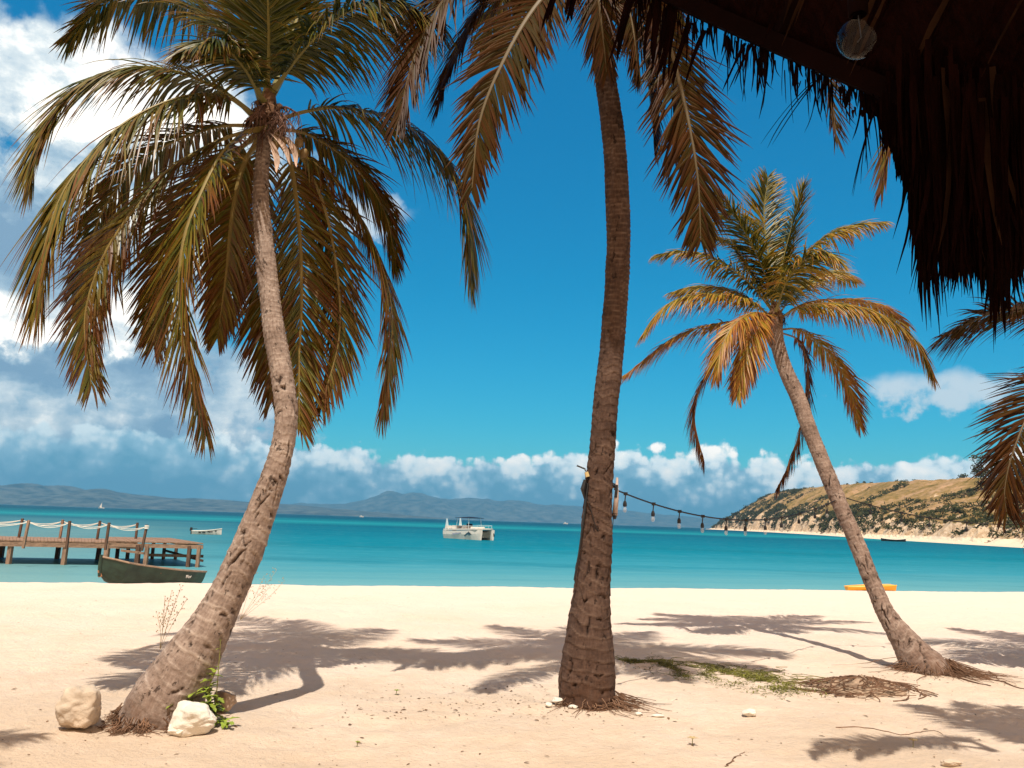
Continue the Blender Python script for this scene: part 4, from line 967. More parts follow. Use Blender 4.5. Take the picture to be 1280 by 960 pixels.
rail = [(CLn * .55, -W2 + .1, zt(4) + .5)] + [(x - .12, y * .93, zt(x) + .5) for x, y in ring] + [(CLn * .55, W2 - .1, zt(4) + .5)]
mb.tube(rail, .018, 5)
for x, y, z in rail[::4]: mb.tube([(x, y, z - .45), (x, y, z)], .016, 5)
mb.build('bow_rail', CHROME, ct, wc=False)
mb = MB(); mb.tube([(CLn - .1, W2 * .75, .85), (CLn - .05, W2 * .75 + .08, .45)], [.12, .12], 8); mb.build('fender', BLACK, ct, wc=False)
def flat(name, pts, y, m, cx, cz, sc_, parent):
    mb = MB(); f = [(cx + a * sc_, y, cz + b_ * sc_) for a, b_ in pts]; bk = [(x, y - .012, z) for x, _, z in f]; n = len(f)
    mb.add(f + bk, [tuple(range(n)), tuple(range(2 * n - 1, n - 1, -1))] + [(i, n + i, n + (i + 1) % n, (i + 1) % n) for i in range(n)]); return mb.build(name, m, parent, wc=False)
dol = [(-1.0, -.25), (-.75, -.10), (-.45, .10), (-.1, .28), (.1, .30), (.12, .48), (.30, .32), (.6, .22), (.8, .05), (1.02, -.08), (.8, -.10), (.5, -.08), (.35, -.30), (.22, -.10), (-.1, -.06), (-.45, -.15), (-.7, -.32), (-.72, -.55), (-.86, -.34), (-1.12, -.36)]
sideY = -W2 - .012
flat('dolphin_emblem', dol, sideY - .0, DECAL, CLn * .72, .66, .72, ct)
flat('side_stripe', [(-1, -.10), (-.2, .02), (.9, .10), (1.0, .02), (.3, -.12), (-.6, -.25)], sideY, LILAC, CLn * .40, .72, 1.0, ct)

# specks of boats far out, and the dark boat off the headland beach
for i, (px, py, s_, lab, m_) in enumerate([(127, 632.2, 1.0, 'tiny white sailing boat on the horizon before the left hills', WHITEP), (452, 643.4, .7, 'tiny white boat on the horizon between left and middle palms', WHITEP), (707, 652.2, .8, 'tiny white boat on the horizon touching the middle palm trunk', WHITEP)]):
    q = at(px, py, 2200.0); q.z = WATER
    e = empty('distant_boat', q, lab, 'boat', 'boats far out on the horizon'); L_ = 16 * s_
    sth = [(L_ * (u - .5), 2.2 * math.sin(math.pi * (.25 + .73 * u)), -.5, 1.8 + 1.2 * u * u) for u in np.linspace(0, 1, 8)]
    hb, rings = hull(sth); hb.build('hull', [m_, m_], e, wc=False)
    mb = MB(); mb.box((-1, 0, 3.4), (5 * s_, 2.6, 2.6), taper=.7); mb.build('cabin', m_, e, wc=False)
    if i == 0:
        mb = MB(); mb.tube([(0, 0, 2), (0, 0, 17)], .18, 5); mb.build('mast', m_, e, wc=False)
        mb = MB(); mb.add([(.3, 0, 3), (.3, 0, 16), (-6, .4, 3.5), (.3, .12, 3), (.3, .12, 16), (-6, .52, 3.5)], [(0, 1, 2), (5, 4, 3), (0, 2, 5, 3), (1, 4, 5, 2), (0, 3, 4, 1)]); mb.build('sail', m_, e, wc=False)
q = onz(1117, 676.8, WATER); e = empty('distant_boat', q, 'small dark boat floating off the beach under the headland cliffs', 'boat', rz=-.1); sc_ = q.y / 1000 * 29
sth = [(sc_ * (u - .5), sc_ * .11 * math.sin(math.pi * (.15 + .83 * u)), -.2, .65 + .35 * (2 * u - 1) ** 2) for u in np.linspace(0, 1, 9)]
hb, rings = hull(sth); hb.build('hull', [BLACK, INS], e, wc=False); gunwale(rings, .08).build('gunwale', WHITEP, e, wc=False)

# ------------------------------------------------------------------ trees on the headland
TB = material('headland_tree_bark', (0.10, 0.07, 0.05), 0.9, 0.1); TLm = material('headland_tree_leaves', (0.040, 0.042, 0.016), 0.8, 0.1, 0.5, 0.4)
def pxof(p):
    v = p - CAM; z = v.dot(FWD); return 640 + FPX * v.dot(RGT) / z, 480 - FPX * v.dot(UP) / z
HP = [(pxof(Vector(v)), Vector(v)) for v in HV]
def skyline(px, tol=5): return min((q for q in HP if abs(q[0][0] - px) < tol), key=lambda q: q[0][1])[1]
def htree(px, bpy_, top, wpx, lab, seed):
    p = min(HP, key=lambda q: abs(q[0][0] - px) + abs(q[0][1] - bpy_) * 1.5)[1] + Vector((0, 0, -.5)); h = (pxof(p)[1] - top) * p.y / FPX; w = wpx * p.y / FPX; rng = random.Random(seed); e = empty('tree', p, lab, 'tree', 'trees on the headland ridge')
    mb = MB(); mb.tube([(0, 0, -3), (.1 * h, 0, h * .35), (.05 * h, .03 * h, h * .7)], [.035 * h, .025 * h, .012 * h], 6)
    for _ in range(6):
        a = rng.uniform(0, 6.28); mb.tube([(.08 * h, 0, h * rng.uniform(.25, .5)), (math.cos(a) * w * .35, math.sin(a) * w * .35, h * rng.uniform(.5, .85))], [.014 * h, .006 * h], 4)
    mb.build('trunk', TB, e, wc=False)
    mb = MB()
    for _ in range(24):
        a = rng.uniform(0, 6.28); r_ = w * .42 * rng.random() ** .5
        leaf_clump(mb, (math.cos(a) * r_, math.sin(a) * r_, h * rng.uniform(.12, .82)), w * rng.uniform(.12, .22), 70, rng, .65, .22)
    mb.build('crown', TLm, e, wc=False)
for args in [(1203, 618, 588, 26, 'lone dark tree on the ridge left of the big headland trees', 1), (1240, 612, 568, 46, 'large dark tree on the ridge behind the hanging palm frond', 2), (1276, 615, 572, 54, 'broad dark tree at the right edge of the headland ridge', 3),
             (1222, 616, 598, 26, 'low round tree between the lone ridge tree and the large one', 4), (1143, 608, 598, 8, 'tiny dark tree standing alone on the grassy ridge top', 5)]: htree(*args)
rng = random.Random(9); mb = MB()
for _ in range(26): 
    px = rng.uniform(1046, 1088) if rng.random() < .6 else rng.uniform(1120, 1140); p = skyline(px) + Vector((0, 0, -.6)); leaf_clump(mb, p, rng.uniform(1.2, 2.2), 26, rng, .8, .3)
tag(mb.build('ridge_bushes', TLm), 'thin row of dark bushes along the grassy ridge skyline', 'bushes', kind='stuff')

# ------------------------------------------------------------------ thatched shelter above the camera
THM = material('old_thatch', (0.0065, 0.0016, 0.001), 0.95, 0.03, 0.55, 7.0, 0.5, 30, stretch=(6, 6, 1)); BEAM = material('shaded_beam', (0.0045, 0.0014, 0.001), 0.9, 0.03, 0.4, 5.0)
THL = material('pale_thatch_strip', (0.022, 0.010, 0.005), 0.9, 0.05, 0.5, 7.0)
hut = empty('thatched_shelter', (2.6, 1.0, 0), 'dark thatched shelter roof with ragged palm fringe hanging over the upper right corner', 'shelter')
e0, e1, e2, e3 = at(560, -150, 3.0), at(820, -6, 2.5), at(1136, 136, 1.95), at(1500, 300, 1.6)
up = Vector((.30, -1.9, .95))
mb = MB(); line = [e0, e1, e2, e3]; cols = 60; A_, _ = catmull([tuple(p) for p in line], cols); rows = 14; vs = []
for i in range(cols):
    for j in range(rows):
        q = Vector(A_[i]) + up * (j / (rows - 1)) * 1.7; q += Vector((0, 0, .05)) + Vector((0, 0, 1)) * .03 * mn.noise(Vector((i * .9, j * .35, 0))); vs.append(q)
nv = len(vs); vs += [v + Vector((0, .04, .22)) for v in vs]
fs = [(i * rows + j, i * rows + j + 1, (i + 1) * rows + j + 1, (i + 1) * rows + j) for i in range(cols - 1) for j in range(rows - 1)]
mb.add(vs, [tuple(reversed(f)) for f in fs] + [tuple(nv + k for k in f) for f in fs] + [(i * rows, (i + 1) * rows, nv + (i + 1) * rows, nv + i * rows) for i in range(cols - 1)])
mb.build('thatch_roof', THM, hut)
mb = MB(); pts = [Vector(a) + Vector((0, -.02, .01)) for a in A_]
for a, b_ in zip(pts[:-1], pts[1:]): mb.bar(a, b_ + (b_ - a) * .05, .04, .05)
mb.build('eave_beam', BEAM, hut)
for u in (4, 20, 36, 50):
    mb = MB(); p = Vector(A_[u]) + Vector((0, 0, .05)); mb.tube([p, p + up * 1.6], .025, 6); mb.build('rafter', BEAM, hut)
for (x, y) in ((2.35, 1.1), (-1.4, 3.4), (3.2, -2.0), (-.8, -2.2)):
    if y > 3: continue
    mb = MB(); mb.tube([(x, y, -.3), (x, y, 3.1 if y > 0 else 4.4)], .06, 10); mb.build('post', BEAM, hut)
rng = random.Random(77)
def strand(mb, p, ln, w, curl, rng, dirv=None, n=7, mi=0):
    d = Vector((rng.gauss(0, .10), rng.gauss(0, .10), -1)).normalized() if dirv is None else dirv.normalized()
    a = rng.uniform(-.5, .5); axw = Vector((math.cos(a), math.sin(a), 0)); pts = []; cur = Vector(p); bend = Vector((rng.gauss(0, 1), rng.gauss(0, 1), rng.gauss(0, .4))) * curl
    vs = []
    for j in range(n):
        q = j / (n - 1); ww = w * (1 - q ** 3) * (.8 + .2 * math.sin(q * 9 + a)) + .0006
        vs += [cur - axw * ww / 2, cur + axw * ww / 2]; d = (d + bend * q / n + Vector((0, 0, -.08))).normalized(); cur = cur + d * ln / (n - 1)
    mb.add(vs, [(2 * j, 2 * j + 1, 2 * j + 3, 2 * j + 2) for j in range(n - 1)], mi)
mb = MB()
def on_eave(px): 
    best = min(A_, key=lambda a: abs(pxof(Vector(a))[0] - px)); return Vector(best)
def pxof(p):
    v = p - CAM; z = v.dot(FWD); return 640 + FPX * v.dot(RGT) / z, 480 - FPX * v.dot(UP) / z
# sparse short fringe along the straight eave, in tufts
for _ in range(430):
    px = rng.uniform(600, 1150); p = on_eave(px) + Vector((rng.gauss(0, .015), rng.uniform(-.02, .08), rng.uniform(-.01, .04)))
    tuft = mn.noise(Vector((px * .03, 0, 5)))
    ln = .95 * max(.03, (.04 + .13 * max(0, tuft + .1) * rng.random() + rng.random() ** 3 * .14)) * (1.2 if px < 1000 else 1.0)
    strand(mb, p, ln, rng.uniform(.003, .010), rng.choice([.2, .5, 1.2]), rng)
# fronds of thatch that dangle at left of the eave
for (px, py, ln, w, dd) in [(862, 30, .26, .022, (-.35, .1, -1)), (880, 40, .19, .018, (-.5, 0, -1)), (905, 46, .15, .012, (.05, 0, -1)), (935, 55, .19, .013, (-.55, 0, -1)), (955, 60, .16, .012, (-.1, 0, -1)), (1024, 96, .30, .006, (-.8, 0, -.8)), (1078, 118, .22, .006, (.05, 0, -1)), (1090, 120, .2, .006, (.1, 0, -1)), (1100, 124, .30, .006, (-.4, 0, -1)),
                            (700, -20, .19, .03, (-.4, 0, -1)), (718, -20, .17, .03, (-.3, 0, -1)), (790, -10, .28, .03, (-.3, 0, -1)), (822, 0, .26, .035, (-.15, 0, -1)), (835, 6, .24, .03, (-.1, 0, -1)), (845, 10, .3, .03, (-.2, 0, -1))]:
    p = at(px, py, on_eave(max(px, 700)).y)
    for _ in range(3): strand(mb, p + Vector((rng.gauss(0, .006), rng.gauss(0, .01), 0)), ln * rng.uniform(.8, 1.05), w * rng.uniform(.5, 1), .3, rng, Vector(dd) + Vector((rng.gauss(0, .05), 0, 0)))
# dense long curtain at right
low_edge = [(1098, 150), (1120, 215), (1140, 262), (1155, 372), (1180, 375), (1200, 385), (1212, 352), (1240, 392), (1262, 378), (1284, 345), (1330, 330), (1400, 330)]
for _ in range(2600):
    px = 1104 + (rng.random() ** .85) * 330; p = on_eave(px); p = p + Vector((rng.gauss(0, .02), rng.uniform(-.16, .22), rng.uniform(-.02, .10)))
    pxx, pyy = pxof(p); le = np.interp(pxx, [a for a, _ in low_edge], [b_ for _, b_ in low_edge])
    ln = (le - pyy) / FPX * (p - CAM).dot(FWD)
    if ln < .03: continue
    cl_ = mn.noise(Vector((pxx * .06, p.y * 9, 3))) + .5 * mn.noise(Vector((pxx * .15, 0, 9)))
    ln *= rng.choice([.55, .75, .9, 1.0, 1.0, 1.03]) * rng.uniform(.85, 1.04) * (.93 + .42 * cl_)
    if cl_ < -.28 and rng.random() < .6: continue
    strand(mb, p, ln, rng.uniform(.006, .026), rng.choice([.1, .25, .5]), rng, Vector((rng.gauss(-.06, .05), rng.gauss(0, .05), -1)), 7, 1 if rng.random() < .05 else 0)
# strips lying under the roof slope
for _ in range(1100):
    i = rng.randrange(cols); ln_ = rng.uniform(.2, .6); p = Vector(A_[i]) + up * (rng.uniform(0, 1.1) + ln_ / up.length) + Vector((0, 0, .03))
    strand(mb, p, ln_, rng.uniform(.01, .03), .1, rng, -up.normalized() + Vector((rng.gauss(0, .06), 0, rng.gauss(-.06, .04))), 5, 1 if rng.random() < .35 else 0)
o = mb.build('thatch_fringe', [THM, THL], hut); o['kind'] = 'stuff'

# clear bulb hanging under the roof
GL = bpy.data.materials.new('clear_glass'); GL.use_nodes = True; nt = GL.node_tree; nt.nodes.remove(nt.nodes['Principled BSDF'])
fr_ = nt.nodes.new('ShaderNodeFresnel'); fr_.inputs[0].default_value = 1.3; g1 = nt.nodes.new('ShaderNodeBsdfGlossy'); g1.inputs['Roughness'].default_value = .02; tp_ = nt.nodes.new('ShaderNodeBsdfTransparent'); tp_.inputs[0].default_value = (.93, .92, .90, 1)
mx_ = nt.nodes.new('ShaderNodeMixShader'); gb_ = nt.nodes.new('ShaderNodeNewGeometry'); nt.links.new((E(nt, fr_.outputs[0]) * (1.0 - E(nt, gb_.outputs['Backfacing']))).k, mx_.inputs[0]); nt.links.new(tp_.outputs[0], mx_.inputs[1]); nt.links.new(g1.outputs[0], mx_.inputs[2]); nt.links.new(mx_.outputs[0], nt.nodes['Material Output'].inputs[0])
Yb = 1.45; bc = at(1074, 46, Yb); br_ = .043
bulb = empty('hanging_bulb', bc + Vector((0, 0, .12)), 'round clear glass bulb hanging under the dark thatched roof', 'light bulb')
prof = [(0.0005, -br_)] + [(br_ * math.sin(a), -br_ * math.cos(a)) for a in np.linspace(.15, 2.35, 16)] + [(.017, br_ * 1.05), (.015, br_ * 1.3)]
mb = MB(); mb.lathe(bc, prof, 32); mb.build('glass_globe', GL, bulb, smooth=True)
mb = MB(); mb.lathe(bc, [(.0005, br_ * 2.5), (.014, br_ * 2.4), (.019, br_ * 1.9), (.019, br_ * 1.15), (.016, br_ * 1.1)], 20); mb.build('socket', BEAM, bulb, smooth=True)
mb = MB(); mb.tube([bc + Vector((0, 0, br_ * 1.1)), bc + Vector((.004, 0, 0)), bc + Vector((-.004, 0, -.012))], .0012, 5); mb.build('filament', BLACK, bulb)
mb = MB(); mb.tube([bc + Vector((0, 0, br_ * 2.4)), bc + Vector((.01, -.02, .2)), bc + Vector((.02, -.03, .55))], .004, 6); mb.build('cord', BEAM, bulb)

# ------------------------------------------------------------------ string of bulbs from palm to palm
sA = at(768, 611.5, YM - .02); sB = at(1053, 621, b2.y + .9); 
lights = empty('string_lights', sA, 'black cable of small hanging bulbs strung from middle palm to right palm and onward', 'string lights')
def sag_line(a, b_, s_, n=60): return [a.lerp(b_, k / n) - Vector((0, 0, s_ * 4 * (k / n) * (1 - k / n))) for k in range(n + 1)]
l1_ = sag_line(sA, sB, .30); sC = at(1330, 652, b2.y + .9)
l2_ = sag_line(sB, sC, .16)
sA0 = at(700, 578, YM + .3)
for l_ in (l1_, l2_):
    mb = MB(); mb.tube(l_, .008, 5); mb.build('cable', BLACK, lights)
mb = MB(); mb.tube([at(721, 582, YM - .1), at(731, 586, YM - .1), at(734, 592, YM - .14)], .008, 5); mb.build('cable', BLACK, lights)
# lashing round the trunk
tc_ = at(751.5, 603, YM + .04)
mb = MB(); 
for k in range(3): mb.tube([tc_ + Vector((math.cos(a) * .143, math.sin(a) * .143, .005 * math.sin(a * 3 + k) + .012 * k - .05 * math.cos(a))) for a in np.linspace(0, 6.28, 40)], .007, 5)
mb.tube([at(732, 600, YM - .12), at(729, 611, YM - .13), at(731, 622, YM - .12)], [.02, .026, .012], 7); mb.tube([at(771, 606, YM - .05), at(770, 622, YM - .05)], [.012, .016], 6)
mb.build('lashing', BLACK, lights)
mb = MB(); mb.tube([at(733, 590, YM - .14), at(734.5, 596, YM - .14)], [.018, .022], 7); mb.build('plug', material('yellowed_plastic', (.55, .42, .2), .5, .3, .1), lights)
mb = MB(); mb.tube([at(735, 604, YM - .15), at(731, 640, YM - .16), at(724, 690, YM - .17), at(718, 725, YM - .18)], .010, 5); mb.tube([at(734, 622, YM - .17), at(745, 660, YM - .19), at(748, 664, YM - .19)], .004, 5)
mb.tube([at(767, 645, YM - .05), at(763.5, 680, YM - .06), at(762, 715, YM - .07), at(763, 745, YM - .08)], .004, 5); mb.build('trailing_cord', BLACK, lights)
GLB = bpy.data.materials.new('small_bulb_glass'); GLB.use_nodes = True; b = GLB.node_tree.nodes['Principled BSDF']; b.inputs['Base Color'].default_value = (.75, .72, .68, 1); b.inputs['Roughness'].default_value = .1; b.inputs['Alpha'].default_value = .22
def cable_at(px):
    for l_ in (l1_, l2_):
        for a, c_ in zip(l_[:-1], l_[1:]):
            xa, xb = pxof(a)[0], pxof(c_)[0]
            if xa <= px <= xb: return a.lerp(c_, (px - xa) / max(xb - xa, 1e-6))
for px in (782, 817, 849.5, 878.5, 908, 932, 957, 977, 999, 1019, 1034, 1088, 1127, 1162, 1208, 1256, 1300):
    p = cable_at(px)
    if p is None: continue
    mb = MB(); mb.box(p, (.035, .03, .03)); mb.tube([p, p - Vector((0.006, 0, .07))], .006, 5); q = p - Vector((.006, 0, .07)); mb.lathe(q, [(.001, .004), (.012, 0), (.019, -.022), (.019, -.048), (.014, -.052), (.001, -.052)], 10)
    o = mb.build('socket', BLACK, lights)
    mb = MB(); mb.lathe(q, [(.011, -.05), (.017, -.066), (.020, -.082), (.014, -.100), (.001, -.106)], 10); g_ = mb.build('bulb', GLB, None, smooth=True); g_.parent = o
    g_.matrix_parent_inverse = Matrix.Identity(4); g_.data.transform(Matrix.Translation(-lights.location))
lb = empty('lamp_tube', at(770, 646, YM - .04), 'slim pale tube lamp fixed upright to the right side of the middle trunk', 'lamp')
mb = MB(); mb.tube([at(768.5, 644, YM - .04), at(770.5, 622, YM - .04), at(771.5, 597, YM - .04)], [.026, .022, .010], 8); mb.build('tube', material('pale_plastic', (.42, .33, .29), .5, .3, .1), lb, smooth=True)
mb = MB(); mb.tube([at(768, 649, YM - .04), at(768.5, 642, YM - .04)], [.014, .028], 8); mb.build('end_cap', BLACK, lb)

# ------------------------------------------------------------------ rocks
def rock_mat(name, a, b_):
    m = material(name, a, .9, .15, .18, 5, .5, 35); return m
RK1 = rock_mat('pale_rock', (0.52, 0.43, 0.34), 0); RK2 = rock_mat('white_rock', (0.66, 0.62, 0.55), 0); RK3 = rock_mat('tan_rock', (0.36, 0.26, 0.19), 0)
def rock(px, py, size, lab, m, seed, blocky=.5, name='rock', grp='rocks around the left palm', rz=0, shapef=None, sink=.08):
    c = onz(px, py); me = bpy.data.meshes.new(name); bm = bmesh.new(); bmesh.ops.create_icosphere(bm, subdivisions=5 if size[0] > .1 else 3, radius=1.0); o_ = Vector((seed * 3.1, seed * 1.7, 0))
    rg = random.Random(seed); planes = [(Vector((rg.gauss(0, 1), rg.gauss(0, 1), rg.gauss(0, .8))).normalized(), rg.uniform(.62, .85)) for _ in range(14)]
    for v in bm.verts:
        d = v.co.normalized(); m_ = max(abs(d.x), abs(d.y), abs(d.z)); r = (1 - blocky) + blocky * (1 / m_) * .72
        for pn, pd in planes:
            dp_ = d.dot(pn)
            if dp_ > 0 and r * dp_ > pd: r = r * .25 + .75 * pd / dp_
        r *= 1 + .18 * mn.noise(d * 1.3 + o_) + .10 * mn.noise(d * 3.5 + o_) + .025 * mn.noise(d * 9 + o_) + .012 * mn.noise(d * 22 + o_)
        v.co = Vector((d.x * r * size[0] / 2, d.y * r * size[1] / 2, d.z * r * size[2] / 2))
        if shapef: v.co = shapef(v.co)
    zc = size[2] * (.5 - sink)
    for v in bm.verts: v.co.z += zc
    bm.to_mesh(me); bm.free(); o = link(name, me, m, smooth=True); o.location = (c.x, c.y, sand_z(c.x, c.y)); o.rotation_euler.z = rz; tag(o, lab, 'rock', grp); return o
rock(97, 912, (.36, .34, .36), 'large blocky cream boulder on the sand left of the leaning palm', RK1, 3, .75, rz=.2)
rock(243, 916, (.40, .24, .26), 'jagged white rock sloping down right in front of the palm base weed', RK2, 5, .25, rz=-.2, shapef=lambda v: Vector((v.x, v.y, v.z * (1.0 - .9 * (v.x / .4)) )))
rock(279, 892, (.20, .18, .20), 'smaller tan rock behind the white rock and the green weed', RK3, 8, .5, rz=.5)
rock(221, 918, (.16, .12, .10), 'low white rock touching the left side of the jagged white rock', RK2, 12, .3)
rock(936, 895, (.14, .10, .07), 'small white stone alone on the sand right of the middle palm', RK2, 21, .3, 'stone', 'stones on the sand')
rock(1190, 957, (.17, .07, .06), 'flat pale stone at the bottom of the picture under the right palm', RK1, 22, .3, 'stone', 'stones on the sand')
for i, (px, py, s_, lab) in enumerate([(702, 881, (.20, .10, .07), 'broad white rubble piece at the left foot of the middle palm'), (686, 884, (.09, .06, .04), 'tiny white chip left of the broad rubble piece by the middle palm'), (717, 887, (.10, .06, .035), 'thin white chip right of the broad rubble piece by the middle palm'),
                                       (822, 898, (.13, .06, .03), 'flat white flake right of the middle palm roots'), (798, 896, (.08, .05, .03), 'tiny white flake between the middle palm roots and the flat flake')]): rock(px, py, s_, lab, RK2, 31 + i, .3, 'stone', 'white rubble round the middle palm')

# ------------------------------------------------------------------ plants
LG = material('weed_leaf', (0.20, 0.26, 0.03), 0.5, 0.35, 0.45, 9); LG.node_tree.nodes['Principled BSDF'].inputs['Roughness'].default_value = .5
DRYG = material('dry_grass', (0.42, 0.32, 0.17), 0.8, 0.2, 0.3, 9); STEM = material('weed_stem', (0.20, 0.20, 0.05), 0.6, 0.3, 0.3, 9)
def leaf(mb, p, d, ln, w, sag=.3, n=5, jag=0):
    p = Vector(p); d = Vector(d).normalized(); s_ = d.cross(Vector((0, 0, 1)));  s_ = s_.normalized() if s_.length > .1 else Vector((1, 0, 0)); vs = []
    for j in range(n + 1):
        q = j / n; ww = w * math.sin(math.pi * min(.98, .08 + .9 * q)) ** .7 * (1 if j % 2 or not jag else .62); vs += [p - s_ * ww + Vector((0, 0, ww * .35)), p.copy(), p + s_ * ww + Vector((0, 0, ww * .35))]; p = p + d * ln / n; d = (d + Vector((0, 0, -sag / n))).normalized()
    mb.add(vs, [(3 * j + k, 3 * j + k + 1, 3 * j + k + 4, 3 * j + k + 3) for j in range(n) for k in range(2)])
rng = random.Random(12)
wb = onz(262, 905); weed = empty('weed_plant', (wb.x, wb.y, 0), 'green leafy weed with a tall stem growing between the rocks and the leaning palm', 'plant')
ms, ml = MB(), MB()
for (px, py, topx, topy, dy_) in [(262, 900, 268, 838, -.05), (262, 900, 258, 862, 0), (262, 902, 236, 872, -.1), (268, 905, 285, 905, -.15), (262, 900, 272, 870, -.1), (255, 898, 222, 878, -.1), (268, 902, 276, 800, 0), (266, 900, 262, 880, -.12)]:
    a = at(px, py, wb.y); b_ = at(topx, topy, wb.y + dy_); pts, _ = catmull([tuple(a), tuple(a.lerp(b_, .5) + Vector((rng.gauss(0, .02), 0, .02))), tuple(b_)], 10); ms.tube([Vector(p) for p in pts], [.006 - .0004 * j for j in range(10)], 4)
    for j in range(2, 10):
        for _ in range(2 if topy > 820 else 1):
            an = rng.uniform(0, 6.28); leaf(ml, pts[j], (math.cos(an), math.sin(an) - .2, rng.uniform(-.1, .6)), rng.uniform(.06, .13) * (1 if topy > 820 else .4), rng.uniform(.014, .03) * (1 if topy > 820 else .4), .7, 6, 1)
ms.build('stem', STEM, weed); ml.build('leaves', LG, weed)
def drygrass(px, py, tops, lab, seed):
    rg = random.Random(seed); b_ = onz(px, py); e = empty('dry_grass_tuft', (b_.x, b_.y, 0), lab, 'grass', 'dry seeding grass stalks by the left palm'); m1, m2 = MB(), MB()
    for (tx, ty) in tops:
        t_ = at(tx, ty, b_.y - rg.uniform(-.1, .1)); md = b_.lerp(t_, .55) + Vector((rg.gauss(0, .02), 0, 0)); pts, _ = catmull([tuple(b_), tuple(md), tuple(t_)], 14); m1.tube([Vector(p) for p in pts], .0022, 4)
        for j in range(6, 14):
            for _ in range(2):
                d = Vector((rg.gauss(0, 1), rg.gauss(0, .5), rg.uniform(.2, 1))).normalized() * rg.uniform(.02, .07); p = Vector(pts[j]); m1.tube([p, p + d], .0012, 3)
                q = p + d; m2.box(q, (.009, .006, .012))
    m1.build('stalks', DRYG, e); m2.build('seed_heads', DRYG, e)
drygrass(200, 812, [(197, 770), (214, 742), (226, 735), (206, 748), (218, 756), (234, 748)], 'thin dry seeding grass standing against the sand left of the leaning trunk', 1)
drygrass(300, 775, [(346, 712), (330, 720), (322, 700), (338, 732), (356, 726)], 'thin dry seeding grass poking out right of the leaning trunk', 2)
# seedlings
for i, (px, py, s_, lab) in enumerate([(495, 868, 1.0, 'tiny green seedling on open sand left of the middle palm'), (1141, 933, 1.3, 'tiny dark curled seedling near the bottom right sand'), (865, 934, 1.3, 'tiny upright dry seedling at the bottom right of the middle palm'), (446, 932, .7, 'tiny seedling at the bottom of the sand between left and middle palm')]):
    p = onz(px, py); e = empty('seedling', (p.x, p.y, 0), lab, 'seedling', 'seedlings in the open sand'); mb = MB(); rg = random.Random(i)
    z0 = sand_z(p.x, p.y); base = Vector((p.x, p.y, z0)); mb.tube([base - Vector((0, 0, .02)), base + Vector((.005, 0, .04 * s_))], .003, 5); mb.build('stem', STEM, e); mb = MB()
    for k in range(5): a = k * 1.3 + i; leaf(mb, base + Vector((.005, 0, .035 * s_)), (math.cos(a), math.sin(a), .5), .035 * s_, .009 * s_, .6)
    mb.build('leaves', LG if i in (0, 3) else DRYG, e)
# low creeping grass patch
GP = material('creeping_grass', (0.15, 0.145, 0.028), 0.7, 0.2, 0.5, 6)
rng = random.Random(14); mb = MB()
pa, pb2, pc, pd = onz(778, 826), onz(905, 826), onz(1040, 860), onz(850, 848)
for _ in range(11000):
    u = rng.random(); v = rng.gauss(0, 1)
    ax = onz(775 + 270 * u, 827 + 27 * u + (4 if u > .25 else 0)); wd = .16 + .62 * math.sin(math.pi * min(1, u * 1.05)) ** .7
    x, y = ax.x + rng.gauss(0, .05), ax.y + v * wd * .5
    nn_ = mn.noise(Vector((x * 1.6, y * 1.6, 3))) + .7 * mn.noise(Vector((x * 5, y * 5, 1)))
    if nn_ < .05 + rng.gauss(0, .12): continue
    z = sand_z(x, y); a = rng.uniform(0, 6.28); d = Vector((math.cos(a), math.sin(a), rng.uniform(.1, .9)))
    leaf(mb, (x, y, z - .003), d, rng.uniform(.03, .085), rng.uniform(.003, .006), .9, 3)
for _ in range(60):
    u = rng.random(); p = onz(780 + 270 * u, 828 + 27 * u + rng.gauss(0, 4)); a = rng.uniform(-.6, .6); pts = []
    for k in range(6): q = Vector((p.x + math.cos(a) * .1 * k, p.y + math.sin(a) * .1 * k, 0)); q.z = sand_z(q.x, q.y) + .006; pts.append(q); a += rng.gauss(0, .3)
    mb.tube(pts, .003, 4)
tag(mb.build('ground_grass', GP), 'patch of low olive creeping grass on the sand between middle and right palms', 'grass', kind='stuff')
# old root mound
rm = onz(1078, 860); mound = empty('root_mound', (rm.x, rm.y, 0), 'low brown mound of old palm roots in the sand left of the right palm base', 'root mound')
mb = MB(); n_ = 40; vs = [(rm.x, rm.y, .14)]
for j in range(1, 12):
    for k in range(n_):
        a = 2 * math.pi * k / n_; q = j / 11; r_ = q * (1 + .22 * mn.noise(Vector((math.cos(a) * 1.5, math.sin(a) * 1.5, 2)))); x = rm.x + math.cos(a) * r_ * .55; y = rm.y + math.sin(a) * r_ * .42
        vs.append((x, y, (.10 * (1 - q ** 1.3)) + .045 * mn.noise(Vector((x * 9, y * 9, 0))) - .02 * q + sand_z(x, y) * q))
mb.add(vs, [(0, 1 + k, 1 + (k + 1) % n_) for k in range(n_)] + [(1 + j * n_ + k, 1 + (j + 1) * n_ + k, 1 + (j + 1) * n_ + (k + 1) % n_, 1 + j * n_ + (k + 1) % n_) for j in range(10) for k in range(n_)])
mb.build('mound_core', material('sandy_root_core', (.33, .235, .165), .95, .1, .5, 18, .8, 50), mound, smooth=True)
mb = MB(); rg = random.Random(2)
for _ in range(150):
    a = rg.uniform(0, 6.28); r_ = rg.uniform(.02, .6); ln = rg.uniform(.06, .25); pts = []; skew = rg.gauss(0, .12)
    for k in range(5):
        q = r_ + ln * k / 4; a += skew; aa = a + rg.gauss(0, .05); x = rm.x + math.cos(aa) * q; y = rm.y + math.sin(aa) * q * .75; zz_ = max(sand_z(x, y) + .004, .105 * (1 - (q / .55) ** 1.3) + .008 + rg.uniform(0, .015)); pts.append((x, y, zz_))
    mb.tube(pts, [rg.uniform(.003, .007)] * 5, 4)
mb.build('root_fibres', ROOT, mound)
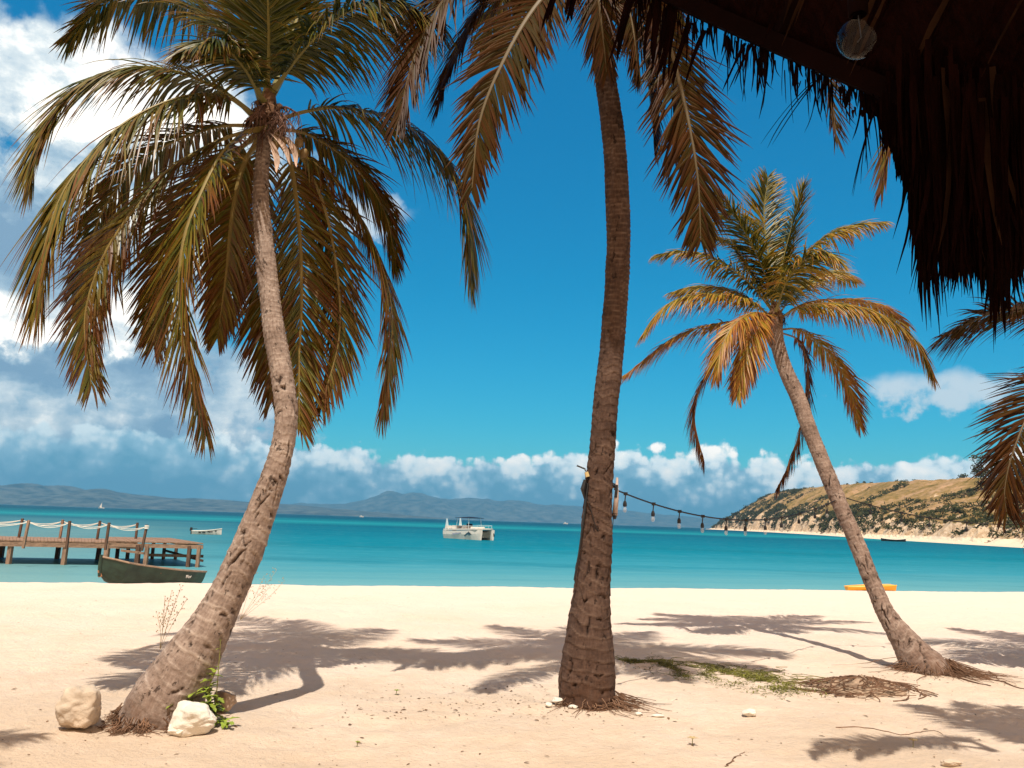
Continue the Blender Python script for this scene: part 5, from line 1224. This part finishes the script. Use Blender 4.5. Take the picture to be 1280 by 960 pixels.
# roots running off the right palm, twigs
def runner(name, pl, r_, lab, cat, grp, seed, mat=None):
    rg = random.Random(seed); A2, _ = catmull([tuple(onz(a, b_)) for a, b_ in pl], 26); pts = []
    for k, p in enumerate(A2): x, y = p[0] + rg.gauss(0, .006), p[1] + rg.gauss(0, .008); pts.append((x, y, sand_z(x, y) + r_ * .7))
    mb = MB(); mb.tube(pts, [r_ * (1 - .6 * k / 25) for k in range(26)], 5); return mb
for i, pl in enumerate([[(1186, 838), (1225, 846), (1262, 856), (1296, 868)], [(1180, 842), (1215, 853), (1240, 860)], [(1186, 836), (1215, 842), (1243, 845)]]): runner('', pl, .010, '', '', '', i).build('surface_root', ROOT, palm3)
for i, (pl, lab) in enumerate([([(1046, 910), (1090, 910), (1130, 914), (1168, 911), (1178, 915)], 'long thin twig lying on the sand below the root mound'), ([(1236, 836), (1248, 848), (1256, 855)], 'short thin twig on the sand beside the right palm roots'),
                               ([(908, 960), (920, 948), (930, 940)], 'thin twig slanting at the bottom edge of the sand')]):
    mb = runner('', pl, .005, '', '', '', i + 9); tag(mb.build('twig', ROOT), lab, 'twig', 'twigs on the sand')
# scraps of leaf and husk
LT = material('leaf_litter', (0.15, 0.085, 0.045), 0.9, 0.1, 0.6, 2)
rng = random.Random(55); mb = MB()
for _ in range(1300):
    r_ = rng.random()
    if r_ < .45: p = onz(rng.uniform(-20, 1300), rng.uniform(745, 1000))
    elif r_ < .75: c_ = rng.choice([(735, 888), (205, 905), (1150, 850), (900, 845), (640, 885), (1080, 868)]); q = onz(*c_); p = q + Vector((rng.gauss(0, .55), rng.gauss(0, .30), 0))
    else: p = onz(rng.uniform(420, 760), rng.uniform(855, 900))
    x, y = p.x, p.y; s_ = rng.choice([.004, .005, .006, .008, .010, .012, .018]) * rng.uniform(.7, 1.3); a = rng.uniform(0, 6.28)
    d = Vector((math.cos(a), math.sin(a), rng.uniform(-.1, .25))); leaf(mb, (x, y, sand_z(x, y) + .003), d, s_ * 2.2, s_ * rng.uniform(.2, .6), .3, 3)
tag(mb.build('leaf_litter', LT), 'scattered brown scraps of leaf and husk on the pale sand', 'leaf litter', kind='stuff')

# ------------------------------------------------------------------ sea air
HZB = (-16000, 16000, -600, 19000, -7.5, 660)
x0, x1, y0, y1, z0, z1 = HZB
me = bpy.data.meshes.new('haze'); me.from_pydata([(x, y, z) for x in (x0, x1) for y in (y0, y1) for z in (z0, z1)], [], [(0, 1, 3, 2), (4, 6, 7, 5), (0, 4, 5, 1), (2, 3, 7, 6), (0, 2, 6, 4), (1, 5, 7, 3)]); me.update()
hz = bpy.data.materials.new('sea_haze'); hz.use_nodes = True; nt = hz.node_tree; nt.nodes.clear()
pv = nt.nodes.new('ShaderNodeVolumePrincipled'); pv.inputs['Color'].default_value = (.16, .50, .85, 1); pv.inputs['Density'].default_value = 0.000085
ou = nt.nodes.new('ShaderNodeOutputMaterial'); nt.links.new(pv.outputs[0], ou.inputs['Volume'])
tag(link('haze', me, hz), 'thin pale sea haze over the whole bay', 'haze', kind='stuff')
